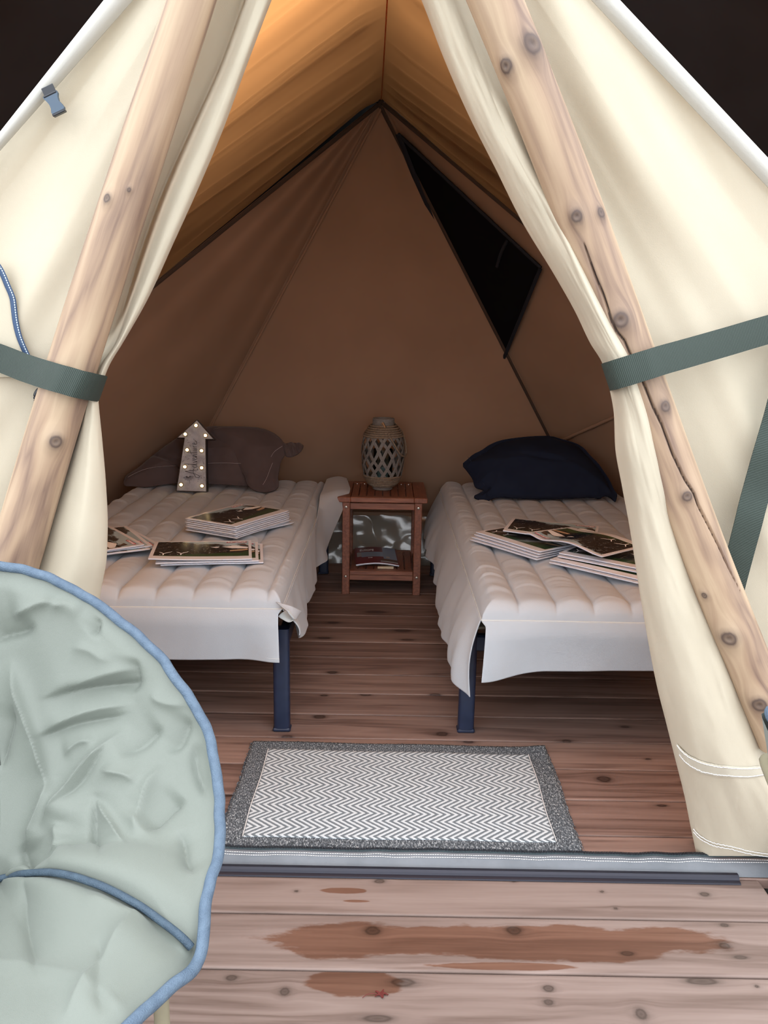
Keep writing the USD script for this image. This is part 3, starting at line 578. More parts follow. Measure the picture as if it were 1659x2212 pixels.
c = [D(1850, 655, 1.655), D(1740, 690, 1.645), D(1659, 712, 1.63), D(1560, 741, 1.605), D(1480, 764, 1.574), D(1430, 778, 1.556), D(1395, 789, 1.545), D(1360, 800, 1.546), D(1330, 809, 1.558), D(1315, 813, 1.585), D(1311, 815, 1.66), D(1320, 812, 1.71), D(1380, 800, 1.725)]
u_ = [up(1659, 679, 1668, 745, 1.63)] * 3 + [up(1520, 724, 1538, 788, 1.6)] * 2 + [up(1410, 758, 1430, 819, 1.58)] * 2 + [up(1340, 777, 1358, 838, 1.57)] + [up(1304, 784, 1320, 843, 1.62)] * 5
ribbon(c, u_, .0545, M['strap'], 'webbing_strap', label='green webbing strap wrapped round the right log pole', cat='strap')
ll = [(1740, 640), (1690, 770), (1659, 837), (1641, 900), (1622, 975), (1603, 1047), (1588, 1110), (1572, 1171), (1556, 1235), (1545, 1290)]
rr2 = [(1822, 660), (1762, 790), (1729, 860), (1712, 925), (1690, 990), (1668, 1062), (1650, 1125), (1632, 1195), (1615, 1262), (1600, 1320)]
dd_ = [1.668, 1.662, 1.655, 1.658, 1.650, 1.654, 1.648, 1.655, 1.665, 1.67]
ribbon([D((a[0] + b[0]) / 2, (a[1] + b[1]) / 2, d) for a, b, d in zip(ll, rr2, dd_)], [D(*a, d) - D(*b, d) for a, b, d in zip(ll, rr2, dd_)], .058, M['strap'], 'webbing_strap', label='loose green webbing strap hanging down behind the right log pole', cat='strap')
bk = thing('buckle', 'small dark plastic side-release buckle hanging from the left roof hem', 'buckle')
bo, bx, by = D(119, 222, 1.672), D(135, 213, 1.672) - D(104, 228, 1.672), D(108, 190, 1.672) - D(126, 250, 1.672)
Mb = frame(bo, bx, by); k_ = .001 * .92
body = [(-13, 15), (-15.5, 17), (-16, 12), (-13, 6), (-10.5, -2), (-11, -10), (-14, -17), (-13, -20), (13, -20), (15, -17), (13.5, -10), (10.5, -2), (12, 6), (15.5, 12), (15, 17), (12, 15)]
m_ = extrude(np.array(body) * k_, .008); obj('housing', place(m_, Mb), M['slate_plastic'], bk, label='slate grey buckle housing')
obj('mouth', place(box((0, -.0205, .004), (.026, .005, .010), bev=.001), Mb), M['black_plastic'], bk)
obj('webbing_tab', place(box((0, .022, .003), (.024, .017, .003), bev=.001), Mb), M['black_plastic'], bk)
obj('crossbar', place(tube([(-.013, .0135, .006), (.013, .0135, .006)], .0028, 8), Mb), M['black_plastic'], bk)
lo = thing('strap_end', 'black strap end and loop poking out behind the left pole under the strap', 'strap')
obj('loop', tube(spline([D(x, y, 1.672) for x, y in ((92, 838), (82, 845), (77, 856), (79, 868), (85, 878), (93, 872))], 30), .005, 8), M['black_plastic'], lo, True)
obj('tab', slab(np.array([[D(x, y, 1.674) for x in xs] for y, xs in ((836, (86, 102)), (858, (80, 96)), (880, (84, 90)))]), .002), M['black_plastic'], lo)

# ------------------------------------------------------------------ threshold
tr = thing('trim_1', 'grey coated zip sill and dark rail across the tent doorway', kind='structure')
xs = np.linspace(-1.35, 1.05, 220)
prof = [(1.712, .003), (1.710, .020), (1.703, .028), (1.694, .029), (1.684, .024), (1.676, .015), (1.668, .006), (1.664, .003)]
P = np.stack([np.stack([xs, y + .002 * nz(xs * 9, i * .5, seed=4) + 0 * xs, np.full_like(xs, z) + (.0035 * nz(xs * 22, i * .4, seed=6) + .003 * nz(xs * 5, 0, seed=8)) * (z > .004)], 1) for i, (y, z) in enumerate(prof)], 0)
obj('fabric_sill', slab(P, .002), M['grey_strip'], tr, True)
zz = lambda i: P[i]
obj('zip', tube(P[2] + [0, 0, .002], .0035, 6), M['zip'], tr, True)
obj('zip_teeth', join(*[box(P[2][i] * (1 - t) + P[2][i + 1] * t + [0, .001, .0045], (.0022, .008, .003)) for i in range(60, 218) for t in (0, .33, .66)]), M['black_plastic'], tr, kind='stuff')
for q in (.35, .9):
    pth = lerp(P[3], P[4], q) + [0, -.0006, .0012]
    obj('sill_stitching', join(*[tube([lerp(pth[i], pth[i + 1], a), lerp(pth[i], pth[i + 1], b)], .0009, 4) for i in range(60, 219) for a, b in ((.05, .42), (.55, .92))]), M['white_thread'], tr, kind='stuff')
rl_ = np.array([(1.668, .001), (1.668, .010), (1.664, .014), (1.655, .0145), (1.650, .011), (1.648, .006), (1.644, .0055), (1.640, .004), (1.639, .001)])
Pr = np.stack([np.stack([np.linspace(-1.4, .815, 8), np.full(8, y), np.full(8, z)], 1) for y, z in rl_], 0)
v, f = slab(Pr, .0008); obj('rail', (v, f), M['rail'], tr, 30)

# ------------------------------------------------------------------ rug
M['rug'] = mat('herringbone_rug', {'g': ('texture_coordinate', {}), 's': ('separate_xyz', {}), 'yd': ('math', {'math_type': 'divide', 'value2': .0325}), 'tp': ('math', {'math_type': 'pingpong', 'value2': 1.0}),
     'nn': ('noise_texture', {'scale': 160.0, 'detail': 2.0}), 'nw': ('math', {'math_type': 'multiply_add', 'value2': .004, 'value3': -.002}),
     'ma': ('math', {'math_type': 'multiply_add', 'value2': -.040}), 'md': ('math', {'math_type': 'divide', 'value2': .0196}), 'ad': ('math', {'math_type': 'add'}), 'fr': ('math', {'math_type': 'fraction'}),
     'r': ('rgb_ramp', {'ramp': [(0, (.60, .66, .70)), (.44, (.64, .70, .735)), (.50, (.145, .175, .20)), (.94, (.18, .215, .24)), (1, (.60, .66, .70))]}),
     'b': ('bump', {'strength': .5, 'distance': .003}), 'p': ('principled_bsdf', {'roughness': .9})},
    [('g.object', 's.vector'), ('s.y', 'yd.value1'), ('yd.value', 'tp.value1'), ('tp.value', 'ma.value1'), ('s.x', 'ma.value3'), ('g.object', 'nn.vector'), ('nn.fac', 'nw.value1'), ('ma.value', 'ad.value1'), ('nw.value', 'ad.value2'),
     ('ad.value', 'md.value1'), ('md.value', 'fr.value1'), ('fr.value', 'r.fac'), ('r.color', 'p.base_color'), ('nn.fac', 'b.height'), ('b.normal', 'p.normal')])
M['rug_border'] = mat('twill_rug_border', {'g': ('texture_coordinate', {}), 'm': ('mapping', {'scale': (1, .45, 1), 'rotation': (0, 0, .35)}), 'n': ('noise_texture', {'scale': 330.0, 'detail': 2.0}), 'n2': ('noise_texture', {'scale': 20.0}),
     'r': ('rgb_ramp', {'ramp': [(.35, (.040, .050, .060)), (.56, (.135, .158, .18)), (.70, (.48, .52, .54))]}), 'b': ('bump', {'strength': .7, 'distance': .003}), 'p': ('principled_bsdf', {'roughness': .9})},
    [('g.object', 'm.vector'), ('m.vector', 'n.vector'), ('n.fac', 'r.fac'), ('r.color', 'p.base_color'), ('n.fac', 'b.height'), ('b.normal', 'p.normal')])
rug = thing('rug', 'grey and white herringbone rug on the floor just inside the doorway', 'rug', (.055, 1.98, 0))
xs, ys = np.linspace(-.433, .43, 130), np.linspace(-.262, .268, 80)
X, Y = np.meshgrid(xs, ys, indexing='ij')
def rug_z(x, y): return .0085 + .0012 * nz(x * 5, y * 5, seed=2) - .004 * sstep(-.21, -.262, y) + .006 * np.exp(-(((x - .43) / .05) ** 2 + ((y - .268) / .05) ** 2))
def rug_xy(x, y):
    return x + .006 * y / .5 - .008 * (y < -9) + .0015 * np.sin(y * 21), y + .0018 * np.sin(x * 17) - .004 * (x / .43) * (y > 0)
Xw, Yw = rug_xy(X, Y)
obj('border', slab(np.stack([Xw, Yw, rug_z(X, Y)], -1), .007), M['rug_border'], rug, True)
xi, yi = np.linspace(-.378, .372, 110), np.linspace(-.204, .218, 60)
X2, Y2 = np.meshgrid(xi, yi, indexing='ij'); Xv, Yv = rug_xy(X2, Y2)
obj('woven_field', slab(np.stack([Xv, Yv, rug_z(X2, Y2) + .0016], -1), .003), M['rug'], rug, True)
for k, xe in enumerate((-.380, .374)):
    yy = np.linspace(-.204, .218, 40); a_, b_ = rug_xy(np.full(40, xe), yy)
    obj('edge_cord', tube(np.stack([a_, b_, rug_z(xe + 0 * yy, yy) + .0022], 1), .0012, 5), M['white_thread'], rug)
rg = np.random.default_rng(8); fr = []
for side in range(3):
    for k in range(330 if side == 0 else 190):
        if side == 0: x, y, dx, dy = rg.uniform(-.433, .43), .268, rg.normal(0, .003), rg.uniform(.003, .011)
        else: x, y, dx, dy = (-.433, .43)[side - 1], rg.uniform(-.25, .268), (-1, 1)[side - 1] * rg.uniform(.002, .008), rg.normal(0, .003)
        a_, b_ = rug_xy(np.array(x), np.array(y)); fr.append(tube([(a_, b_, .0075), (a_ + dx * .6, b_ + dy * .6, .006), (a_ + dx, b_ + dy, .002)], .0008, 3))
obj('fringe', join(*fr), M['rug_border'], rug, kind='stuff')

# ------------------------------------------------------------------ beds
ZT, YH = .462, 4.075
def bedframe(label, x0, x1, yf):
    b = thing('bed_frame', label, 'bed', ((x0 + x1) / 2, yf, 0)); w = (x1 - x0) / 2; Ln = YH - .03 - yf
    def leg(x, y):
        g = np.linspace(0, 2 * math.pi, 28, endpoint=False); sq = lambda t: np.sign(t) * np.abs(t) ** .55
        ring = np.stack([.025 * sq(np.cos(g)), .018 * sq(np.sin(g))], 1); m = extrude(ring, .322); m.apply_translation((x, y, .008)); return m
    for sx in (-1, 1):
        for yy in (.018, Ln - .018):
            lg = obj('leg', leg(sx * (w - .025), yy), M['navy_metal'], b)
            obj('leg_cap', box((sx * (w - .025), yy, .006), (.054, .040, .012), bev=.004), M['navy_metal'], b)
        obj('side_rail', box((sx * (w - .02), Ln / 2, .290), (.03, Ln - .04, .05), bev=.005), M['navy_metal'], b)
    for yy in (.02, Ln - .02): obj('end_rail', box((0, yy, .290), (2 * w - .08, .03, .05), bev=.005), M['navy_metal'], b)
    for sx in (-1, 1): obj('corner_bracket', box((sx * (w - .06), .045, .285), (.05, .05, .03), bev=.004), M['black_plastic'], b)
    for k in range(13):
        yy = .10 + k * (Ln - .2) / 12
        s = np.linspace(-1, 1, 9); pr = np.stack([s * (w - .045), .318 + .012 * (1 - s * s)], 1)
        P = np.stack([np.stack([pr[:, 0], np.full(9, yy + o), pr[:, 1]], 1) for o in (-.028, .028)], 1); obj('slat', slab(P, .008), M['slat'], b)
    return b
LX0, LX1, LY = -1.176, -.276, 2.325
RX0, RX1, RY = .238, 1.138, 2.338
bedframe('navy metal bed frame of the left bed', LX0, LX1, LY)
bedframe('navy metal bed frame of the right bed', RX0, RX1, RY)
def mattress(label, x0, x1, yf):
    P = []
    hull = box(((x0 + x1) / 2, (yf + YH) / 2, .380), (x1 - x0, YH - yf, .092), bev=.035)
    obj('mattress', hull, M['mattress'], smooth=60, label=label, cat='mattress')
mattress('charcoal mattress on the left bed under its quilt', -1.16, -.315, 2.30)
mattress('charcoal mattress on the right bed under its quilt', .305, 1.12, 2.25)
# pale blue sheet tucked under the left mattress near its loose corner
S, T = np.meshgrid(np.linspace(0, 1, 24), np.linspace(0, 1, 24), indexing='ij')
P = np.stack([-.40 + .075 * S + .012 * np.sin(T * 9), 2.296 + .012 * np.sin(S * 11 + T * 3) - .01 * T, .425 - .105 * T + .03 * S * (1 - T) * 0 - .02 * S * T], -1)
obj('sheet', slab(P, .002), M['blue_sheet'], smooth=True, label='pale blue sheet bunched under the open corner of the left quilt', cat='sheet')

def quilt(label, x0, x1, yf, dirn, nch, seed):
    q = thing('quilt', label, 'quilt'); cw = (x1 - x0) / nch
    def toph(x, y):
        c = (x - x0) / cw; k = np.floor(np.clip(c, 0, nch - .001)); s = np.abs(np.sin(math.pi * np.clip(c, 0, nch)))
        wr = nz(y * 13 + k * 7.3, k * 1.7, seed=seed) * .5 + nz(y * 26 + k * 3.1, x * 9, seed=seed + 2) * .5 + nz(y * 4.5, x * 5, seed=seed + 5) * .7
        arc = (c - k - .5) ** 2
        wr2 = np.maximum(0, nz((y + .10 * arc) * 30 + k * 5.7, k * 2.9, seed=seed + 8))
        e = np.minimum(np.minimum(x - x0, x1 - x), np.minimum(y - yf, YH + .02 - y)); e = np.clip(e, 0, .05)
        rnd = .035 * (1 - np.sqrt(np.clip(1 - (1 - e / .05) ** 2, 0, 1)))
        return ZT - .012 + .020 * s ** .36 * np.clip(e / .03, 0, 1) ** .5 + (.010 * wr + .014 * wr2) * s ** .7 * np.clip(e / .03, 0, 1) - rnd + .008 * fb(x * 2.2, y * 1.6, seed=seed + 9)
    X, Y = np.meshgrid(np.linspace(x0, x1, 230), np.linspace(yf, YH + .02, 420), indexing='ij')
    obj('quilted_top', slab(np.stack([X, Y, toph(X, Y)], -1), .004), M['quilt'], q, True)
    yy = np.linspace(yf, YH + .02, 120)
    for xe in (x0, x1):
        zed = toph(np.full(120, xe), yy); obj('edge_seam', tube(np.stack([np.full(120, xe), yy, zed + .001], 1), .0022, 6), M['quilt_back'], q, True)
    xx = np.linspace(x0, x1, 120); obj('edge_seam', tube(np.stack([xx, np.full(120, yf), toph(xx, np.full(120, yf)) + .001], 1), .0022, 6), M['quilt_back'], q, True)
    # foot panel
    S, T = np.meshgrid(np.linspace(0, 1, 120), np.linspace(0, 1, 50), indexing='ij')
    inner = 1 - S if dirn > 0 else S                # 0 at the loose inner corner
    xa = lerp(x0, x1, S); z0 = toph(lerp(x0, x1, S), np.full_like(S, yf))
    z1 = .262 - .012 * inner * (1 if dirn > 0 else -.8) + .006 * nz(S * 3, 0, seed=seed + 20) - (.0 if dirn > 0 else .028 * sstep(.22, .0, inner) )
    ins = sstep(.0, .10, T) * sstep(.10, 0, inner)
    xa = xa + (.010 if dirn > 0 else .012) * dirn * (-1) * ins * (1 - .5 * T)
    Yp = yf - .014 * np.sin(np.clip(T * 3, 0, 1) * math.pi / 2) + .022 * T + T * (.016 * nz(S * 4, T * .8, seed=seed + 21) + .01 * nz(S * 9, T, seed=seed + 22)) - .02 * T * sstep(.15, 0, inner)
    obj('foot_panel', slab(np.stack([xa, Yp, lerp(z0, z1, T)], -1), .0035), M['quilt'], q, True)
    hz = np.stack([xa[:, -1], Yp[:, -1] - .001, z1[:, -1] + .012], 1)
    obj('hem_stitching', tube(hz - [0, .002, 0], .0009, 4), M['quilt_back'], q)
    # panel on the aisle side
    xe = x1 if dirn > 0 else x0
    S, T = np.meshgrid(np.linspace(0, 1, 260), np.linspace(0, 1, 60), indexing='ij'); y = yf + .003 + (YH - yf) * S
    z0 = toph(np.full_like(S, xe), y)
    fold = T ** .8 * (.030 * nz(y * 6.5 + .8 * T, T * .6, seed=seed + 30) * 2 + .012 * nz(y * 15, T, seed=seed + 31) * 2)
    if dirn > 0:
        lift = sstep(yf + .26, yf + .02, y); zb = .240 + .10 * lift + .010 * nz(y * 3, 0, seed=seed + 3)
        flare = .012 + .018 * T + .03 * lift * np.sin(T * math.pi * .8)
        Px = xe + (flare * T ** .7 + fold * (1 - .5 * lift)); Pz = lerp(z0, zb, T)
        Px = np.maximum(Px, xe + .002)
        dr = sstep(3.50, 3.76, y + .10 * (1 - T))           # near the head it is thrown over the corner of the little table
        dx = xe + .125 * T * (1.02 - .25 * np.clip((y - 3.8) / .3, 0, 1)); dz = np.maximum(.475, z0 + (.0 - .02) * T) - .004 + .004 * nz(y * 9, T * 3, seed=77) + .012 * np.sin(T * math.pi)
        Px, Pz = lerp(Px, dx, dr), lerp(Pz, dz, dr)
        Py = y + .03 * dr * T
    else:
        lift = sstep(yf + .10, yf, y); zb = .212 - .03 * sstep(yf + .2, yf, y) + .014 * nz(y * 3, 0, seed=seed + 3)
        flare = .070 - .045 * lift
        Px = xe - (flare * np.sin(T * math.pi / 2) + fold * .8); Pz = lerp(z0, zb, T); Py = y + .0 * T; Px = np.minimum(Px, xe - .001)
    obj('side_panel', slab(np.stack([Px, Py, Pz], -1), .0035, dirn < 0), M['quilt'], q, True)
    zed = T * 0
    if dirn > 0:                                    # the loose front corner, turned back so that the lining shows
        A = spline([D(596, 1300, 2.252), D(612, 1304, 2.250), D(632, 1310, 2.255), D(652, 1321, 2.30)], 20)
        B = spline([D(622, 1318, 2.225), D(628, 1328, 2.222), D(634, 1336, 2.225), D(641, 1335, 2.26)], 20)
        C_ = spline([D(600, 1331, 2.262), D(610, 1338, 2.256), D(622, 1343, 2.252), D(632, 1339, 2.255)], 20)
        P = np.stack([lerp(lerp(A, B, t), lerp(B, A, 0), 0) for t in np.linspace(0, 1, 14)], 0)
        obj('turned_corner', slab(P, .003), M['quilt'], q, True)
        P2 = np.stack([lerp(B, C_, t) + np.array([0, .012 * math.sin(t * math.pi), 0]) for t in np.linspace(0, 1, 12)], 0)
        obj('turned_lining', slab(P2, .003), M['quilt_back'], q, True)
    # hidden far side
    xo = x0 if dirn > 0 else x1
    S, T = np.meshgrid(np.linspace(0, 1, 60), np.linspace(0, 1, 16), indexing='ij'); y = yf + (YH - yf) * S
    obj('side_panel', slab(np.stack([xo - dirn * (.01 + .02 * T + .012 * nz(y * 6, T, seed=seed + 40)), y, lerp(toph(np.full_like(S, xo), y), .25, T)], -1), .0035, dirn > 0), M['quilt'], q, True)
    return toph
LQ = quilt('beige channel-quilted bedspread on the left bed, one corner turned back', -1.19, -.288, 2.258, 1, 8.4, 100)
RQ = quilt('beige channel-quilted bedspread on the right bed, split at its front corner', .278, 1.145, 2.198, -1, 8.2, 200)

# ------------------------------------------------------------------ pillows
def lean(o, dy, dz):
    v = np.array([0, dy, dz]); v = v / np.linalg.norm(v); n = np.array([0, -v[2], v[1]]); return np.asarray(o, float), np.array([1.0, 0, 0]), v, n
def flat(pts, pl):
    o, u, v, n = pl; return np.array([[(PL(x, y, o, n) - o) @ u, (PL(x, y, o, n) - o) @ v] for x, y in pts])
def smoothloop(p, k=1):
    p = np.asarray(p, float)
    for _ in range(k):
        q = np.roll(p, -1, 0); p = np.stack([.75 * p + .25 * q, .25 * p + .75 * q], 1).reshape(-1, 2)
    return p
def onplane(m, pl):
    o, u, v, n = pl; q, f = m; return o + q[:, :1] * u + q[:, 1:2] * v + q[:, 2:3] * n, f
pl = lean(Z(1160, 1066, .501), .33, .25)
navy = flat([(997, 1003), (1010, 992), (1022, 981), (1040, 973), (1058, 960), (1080, 951), (1110, 946), (1150, 942), (1190, 941), (1215, 949), (1245, 957), (1262, 968), (1276, 985), (1292, 1000), (1303, 1016), (1318, 1038), (1327, 1060), (1334, 1066), (1332, 1080), (1328, 1084), (1318, 1074), (1305, 1070), (1296, 1078),
             (1280, 1074), (1230, 1076), (1180, 1078), (1130, 1077), (1085, 1074), (1062, 1076), (1052, 1084), (1040, 1082), (1019, 1073), (1040, 1063), (1046, 1058), (1030, 1055), (1024, 1048), (1022, 1035), (1010, 1018)], pl)
s_ = lambda P: .010 * nz(P[:, 0] * 9, P[:, 1] * 9, seed=5) + .016 * nz(P[:, 0] * 4, P[:, 1] * 4, seed=6) - .012 * np.exp(-((P[:, 1] - .16 - .25 * (P[:, 0] - .02) ** 2 + .12 * P[:, 0]) / .012) ** 2) * np.exp(-((P[:, 0] - .03) / .10) ** 2)
pw = thing('pillow', 'navy blue pillow leaning at the head of the right bed', 'pillow')
obj('cushion', onplane(inflate(smoothloop(navy), .085, .008, .022, .55, s_, .5), pl), M['navy'], pw, True)
fl_ = flat([(1010, 992), (1022, 1010), (1032, 1028), (1040, 1045), (1047, 1054)], pl)
obj('flange_stitch', tube(onplane((np.c_[spline(fl_, 20), np.full(20, .016)], None), pl)[0], .0010, 4), plain('navy_thread', (.02, .03, .06), .8), pw)
pl2 = lean(Z(460, 1046, .492), .20, .255)
taupe = flat([(266, 1040), (272, 1026), (290, 1016), (305, 1005), (325, 987), (350, 968), (375, 950), (400, 936), (430, 925), (455, 920), (490, 921), (530, 921), (565, 924), (590, 934), (606, 946), (614, 958), (600, 985), (590, 1010), (583, 1035), (575, 1048), (545, 1052), (500, 1047), (450, 1045), (400, 1043), (350, 1046), (318, 1053), (290, 1050), (268, 1050)], pl2)
s2_ = lambda P: .016 * nz(P[:, 0] * 6, P[:, 1] * 6, seed=15) + .012 * nz(P[:, 0] * 16 + P[:, 1] * 8, P[:, 1] * 12, seed=16) - .02 * np.exp(-(((P[:, 1] - .11) + .55 * (P[:, 0] + .22)) / .012) ** 2) * (P[:, 0] < -.08)
pt = thing('pillow', 'crumpled taupe pillow with grey stitching at the head of the left bed', 'pillow')
obj('cushion', onplane(inflate(smoothloop(taupe), .070, .008, .004, .5, s2_, .5), pl2), M['taupe'], pt, True)
pl3 = lean(Z(460, 1046, .492) + np.array([0, -.055, 0]), .20, .255)
fold_ = flat([(452, 930), (475, 923), (505, 921), (545, 925), (580, 932), (600, 944), (613, 956), (622, 962), (618, 980), (606, 996), (604, 1012), (600, 1030), (603, 1045), (600, 1056), (585, 1062), (565, 1064), (545, 1058), (532, 1044), (530, 1030), (518, 1012), (505, 997), (490, 978), (470, 955)], pl3)
s3_ = lambda P: .014 * nz(P[:, 0] * 12 + P[:, 1] * 7, P[:, 1] * 5, seed=25) + .012 * nz(P[:, 0] * 18, P[:, 1] * 5 + P[:, 0] * 9, seed=26)
obj('folded_side', onplane(inflate(smoothloop(fold_), .045, .007, .0, .5, s3_, .8), pl3), M['taupe'], pt, True)
ear = flat([(608, 962), (618, 957), (640, 956), (656, 960), (655, 968), (646, 980), (628, 988), (614, 985)], pl3)
obj('twisted_corner', onplane(inflate(smoothloop(ear, 2), .022, .004, .0, .5, lambda P: .010 * np.sin(P[:, 0] * 160 + P[:, 1] * 60), .9), pl3), M['taupe'], pt, True)
for k, (pts, pp, hh) in enumerate((([(283, 1042), (300, 1033), (320, 1025), (345, 1020), (385, 1018)], pl2, .052), ([(447, 1016), (470, 1015), (500, 1015), (525, 1016)], pl2, .066), ([(588, 997), (594, 987), (604, 979), (612, 974)], pl3, .044), ([(591, 1009), (585, 1024), (578, 1042), (570, 1056)], pl3, .040))):
    obj('stitching', tube(onplane((np.c_[spline(flat(pts, pp), 16), np.full(16, hh)], None), pp)[0], .0011, 4), M['gold_stitch'], pt)

# ------------------------------------------------------------------ bedside table
nx, ny, nxw, nd, nh = -.008, 3.686, .364, .392, .465
ns = thing('side_table', 'slatted red-brown wooden side table between the two beds', 'side table', (nx, ny, 0))
hw = nxw / 2
for sx in (-1, 1):
    for yy in (.018, nd - .018): obj('leg', box((sx * (hw - .0175), yy, .22), (.035, .035, .44), bev=.003), M['side_wood'], ns)
    obj('top_side_board', box((sx * (.2045 - .030), nd / 2, nh - .0125), (.060, nd + .02, .025), bev=.003), M['side_wood'], ns)
    obj('side_apron', box((sx * (hw - .0175), nd / 2, .418), (.020, nd - .07, .03), bev=.002), M['side_wood'], ns)
    obj('shelf_side_rail', box((sx * (hw - .0175), nd / 2, .092), (.020, nd - .07, .03), bev=.002), M['side_wood'], ns)
for yy, fy in ((.008, 0), (nd - .008, nd)):
    obj('top_end_board', box((0, yy, nh - .0125), (.289, .036, .0245), bev=.003), M['side_wood_x'], ns)
    obj('apron', box((0, yy + (.012 if fy == 0 else -.012), .4195), (nxw - .07, .020, .030), bev=.002), M['side_wood_x'], ns)
    obj('shelf_rail', box((0, yy + (.010 if fy == 0 else -.010), .0815), (nxw - .07, .020, .026), bev=.002), M['side_wood_x'], ns)
    obj('shelf_edge', box((0, yy + (.010 if fy == 0 else -.010), .1055), (nxw - .072, .034, .020), bev=.002), M['side_wood_x'], ns)
for k in range(8):
    obj('top_slat', box((-.1264 + k * .0361, nd / 2, nh - .0095), (.0318, nd - .05, .016), bev=.0015), M['side_wood'], ns)
    obj('shelf_slat', box((-.1264 + k * .0361, nd / 2, .108), (.0318, nd - .06, .014), bev=.0015), M['side_wood'], ns)
for k in range(8):
    obj('slat_pin', box((-.1264 + k * .0361, nd - .055, nh - .001), (.004, .004, .003)), M['steel'], ns)
for sx in (-1, 1):
    for z in (.417, .088):
        m = lathe([(0, .004), (.0045, .0035), (.0068, .0015), (.0072, 0)], 16); obj('screw_cap', place(m, frame((sx * (hw - .0175), -.0005, z), (1, 0, 0), (0, 0, 1))), M['steel'], ns)
        obj('screw_slot', box((sx * (hw - .0175), -.0045, z), (.005, .001, .0012)), M['black_plastic'], ns)

# ------------------------------------------------------------------ lantern with a glass candle holder inside
lp_ = Z(826, 1056, nh); lan = thing('lantern', 'grey woven wooden lantern with rope bands on the side table', 'lantern', lp_)
def lr(z): return np.interp(z, [0, .018, .03, .066, .11, .16, .20, .235, .262, .29, .306, .312], [.047, .055, .070, .089, .0975, .1015, .1015, .0975, .090, .073, .058, .050])
obj('base_ring', lathe([(0, 0), (.046, 0), (.049, .003), (.049, .018), (.046, .021), (0, .021)], 40), M['grey_wood'], lan)
obj('neck_ring', lathe([(.046, .300), (.051, .300), (.052, .305), (.052, .334), (.049, .338), (.045, .337), (.044, .300)], 40), M['grey_wood'], lan)
def ropeband(z0, z1, n):
    for i in range(n):
        z = lerp(z0, z1, i / (n - 1)); r = lr(z); g = np.linspace(0, 2 * math.pi, 60, endpoint=False)
        yield tube(np.stack([r * np.cos(g), r * np.sin(g), z + 0 * g], 1), .0052, 8, closed=True)
obj('rope_band', join(*ropeband(.022, .066, 6)), M['rope'], lan, True)
obj('rope_band', join(*ropeband(.256, .303, 6)), M['rope'], lan, True)
rng2 = np.random.default_rng(3)
for fam in (1, -1):
    for k in range(14):
        g0 = 2 * math.pi * k / 14 + fam * .1 + rng2.uniform(-.05, .05); z = np.linspace(.058, .266, 16)
        g = g0 + fam * 1.25 * (z - .058) / .208 + .05 * np.sin(z * 40 + k); r = lr(z) - .002 + fam * .0016
        w = .0064; R = np.stack([np.stack([(r) * np.cos(g + o / r), r * np.sin(g + o / r), z - o * fam * .45], 1) for o in (-w, 0, w)], 1)
        obj('slat', slab(R, .0018), M['grey_wood'], lan, True)
obj('rope_handle', tube(spline([(-.012, -.052, .318), (.004, -.060, .300), (.022, -.080, .275), (.045, -.096, .238), (.068, -.095, .200), (.088, -.075, .172), (.104, -.040, .165), (.110, -.006, .185), (.104, .018, .225), (.085, .035, .275), (.058, .030, .306), (.046, .02, .318)], 60), .0042, 8), M['rope'], lan, True)
obj('handle_clip', tube([(-.004, -.0545, .322), (.010, -.066, .300)], .0055, 10), M['steel'], lan)
obj('handle_clip', tube([(.047, .012, .322), (.060, .018, .306)], .005, 10), M['steel'], lan)
cg = thing('candle_holder', 'clear glass candle holder standing inside the woven lantern', 'candle holder', lp_ + np.array([0, 0, .0215]))
obj('cylinder', lathe([(.046, .0), (.046, .170), (.0435, .170), (.0435, .004), (0, .004), (0, 0), (.046, 0)], 40), M['glass'], cg, True)
obj('candle', lathe([(0, .004), (.030, .004), (.030, .085), (.027, .088), (0, .086)], 30), M['candle'], cg)
obj('wick', tube([(0, 0, .086), (.001, 0, .098)], .001, 6), M['black_plastic'], cg)

# ------------------------------------------------------------------ guide book on the shelf
gb = np.array([-.128, 3.742, .124]); gz = 3
bk2 = thing('guide_book', 'thick red and blue guide book on the lower shelf of the side table', 'book', gb, gz)
gw, gd, gt = .205, .300, .011
def gbend(x, y): return .006 + .013 * np.sin(np.clip(x / gw, 0, 1) * math.pi * .95) * (1 - .3 * y / gd) - .006 * (x / gw)
def gsheet(x0, x1, y0, y1, dz, n=16):
    X, Y = np.meshgrid(np.linspace(x0, x1, n), np.linspace(y0, y1, n), indexing='ij'); return np.stack([X, Y, gbend(X, Y) + dz], -1)
obj('pages', slab(gsheet(0, gw, 0, gd, 0), gt * .8), M['pages'], bk2, True)
obj('cover', slab(gsheet(-.001, gw + .001, -.001, gd, .0006), .0005), plain('crimson_cover', (.16, .018, .03), .35), bk2, True)
pr_ = lambda nm, c, *q: obj(nm, slab(gsheet(*q), .0003), plain('print_' + nm, c, .35), bk2, True)
pr_('sky_picture', (.22, .29, .40), .03, .135, .11, .20, .0011); pr_('map_picture', (.25, .33, .46), .135, .2, .075, .295, .0012); pr_('grey_panel', (.30, .30, .32), .008, .03, .12, .20, .0013)
pr_('hill_strip', (.10, .05, .035), .120, .2, .035, .07, .0014); pr_('pale_strip', (.42, .44, .46), .118, .2, .012, .034, .0015); pr_('tower_patch', (.45, .42, .40), .148, .165, .09, .12, .0015)
def gtext(t, h, x, y, dz, m):
    tm = meshkit.text_mesh(t, h, .0004, True); v = np.array(tm.vertices); v[:, 0] += x; v[:, 1] = v[:, 1] * 2.2 + y; v[:, 2] += gbend(v[:, 0], v[:, 1]) + dz
    obj('lettering', (v, np.array(tm.faces)), M[m], bk2, False)
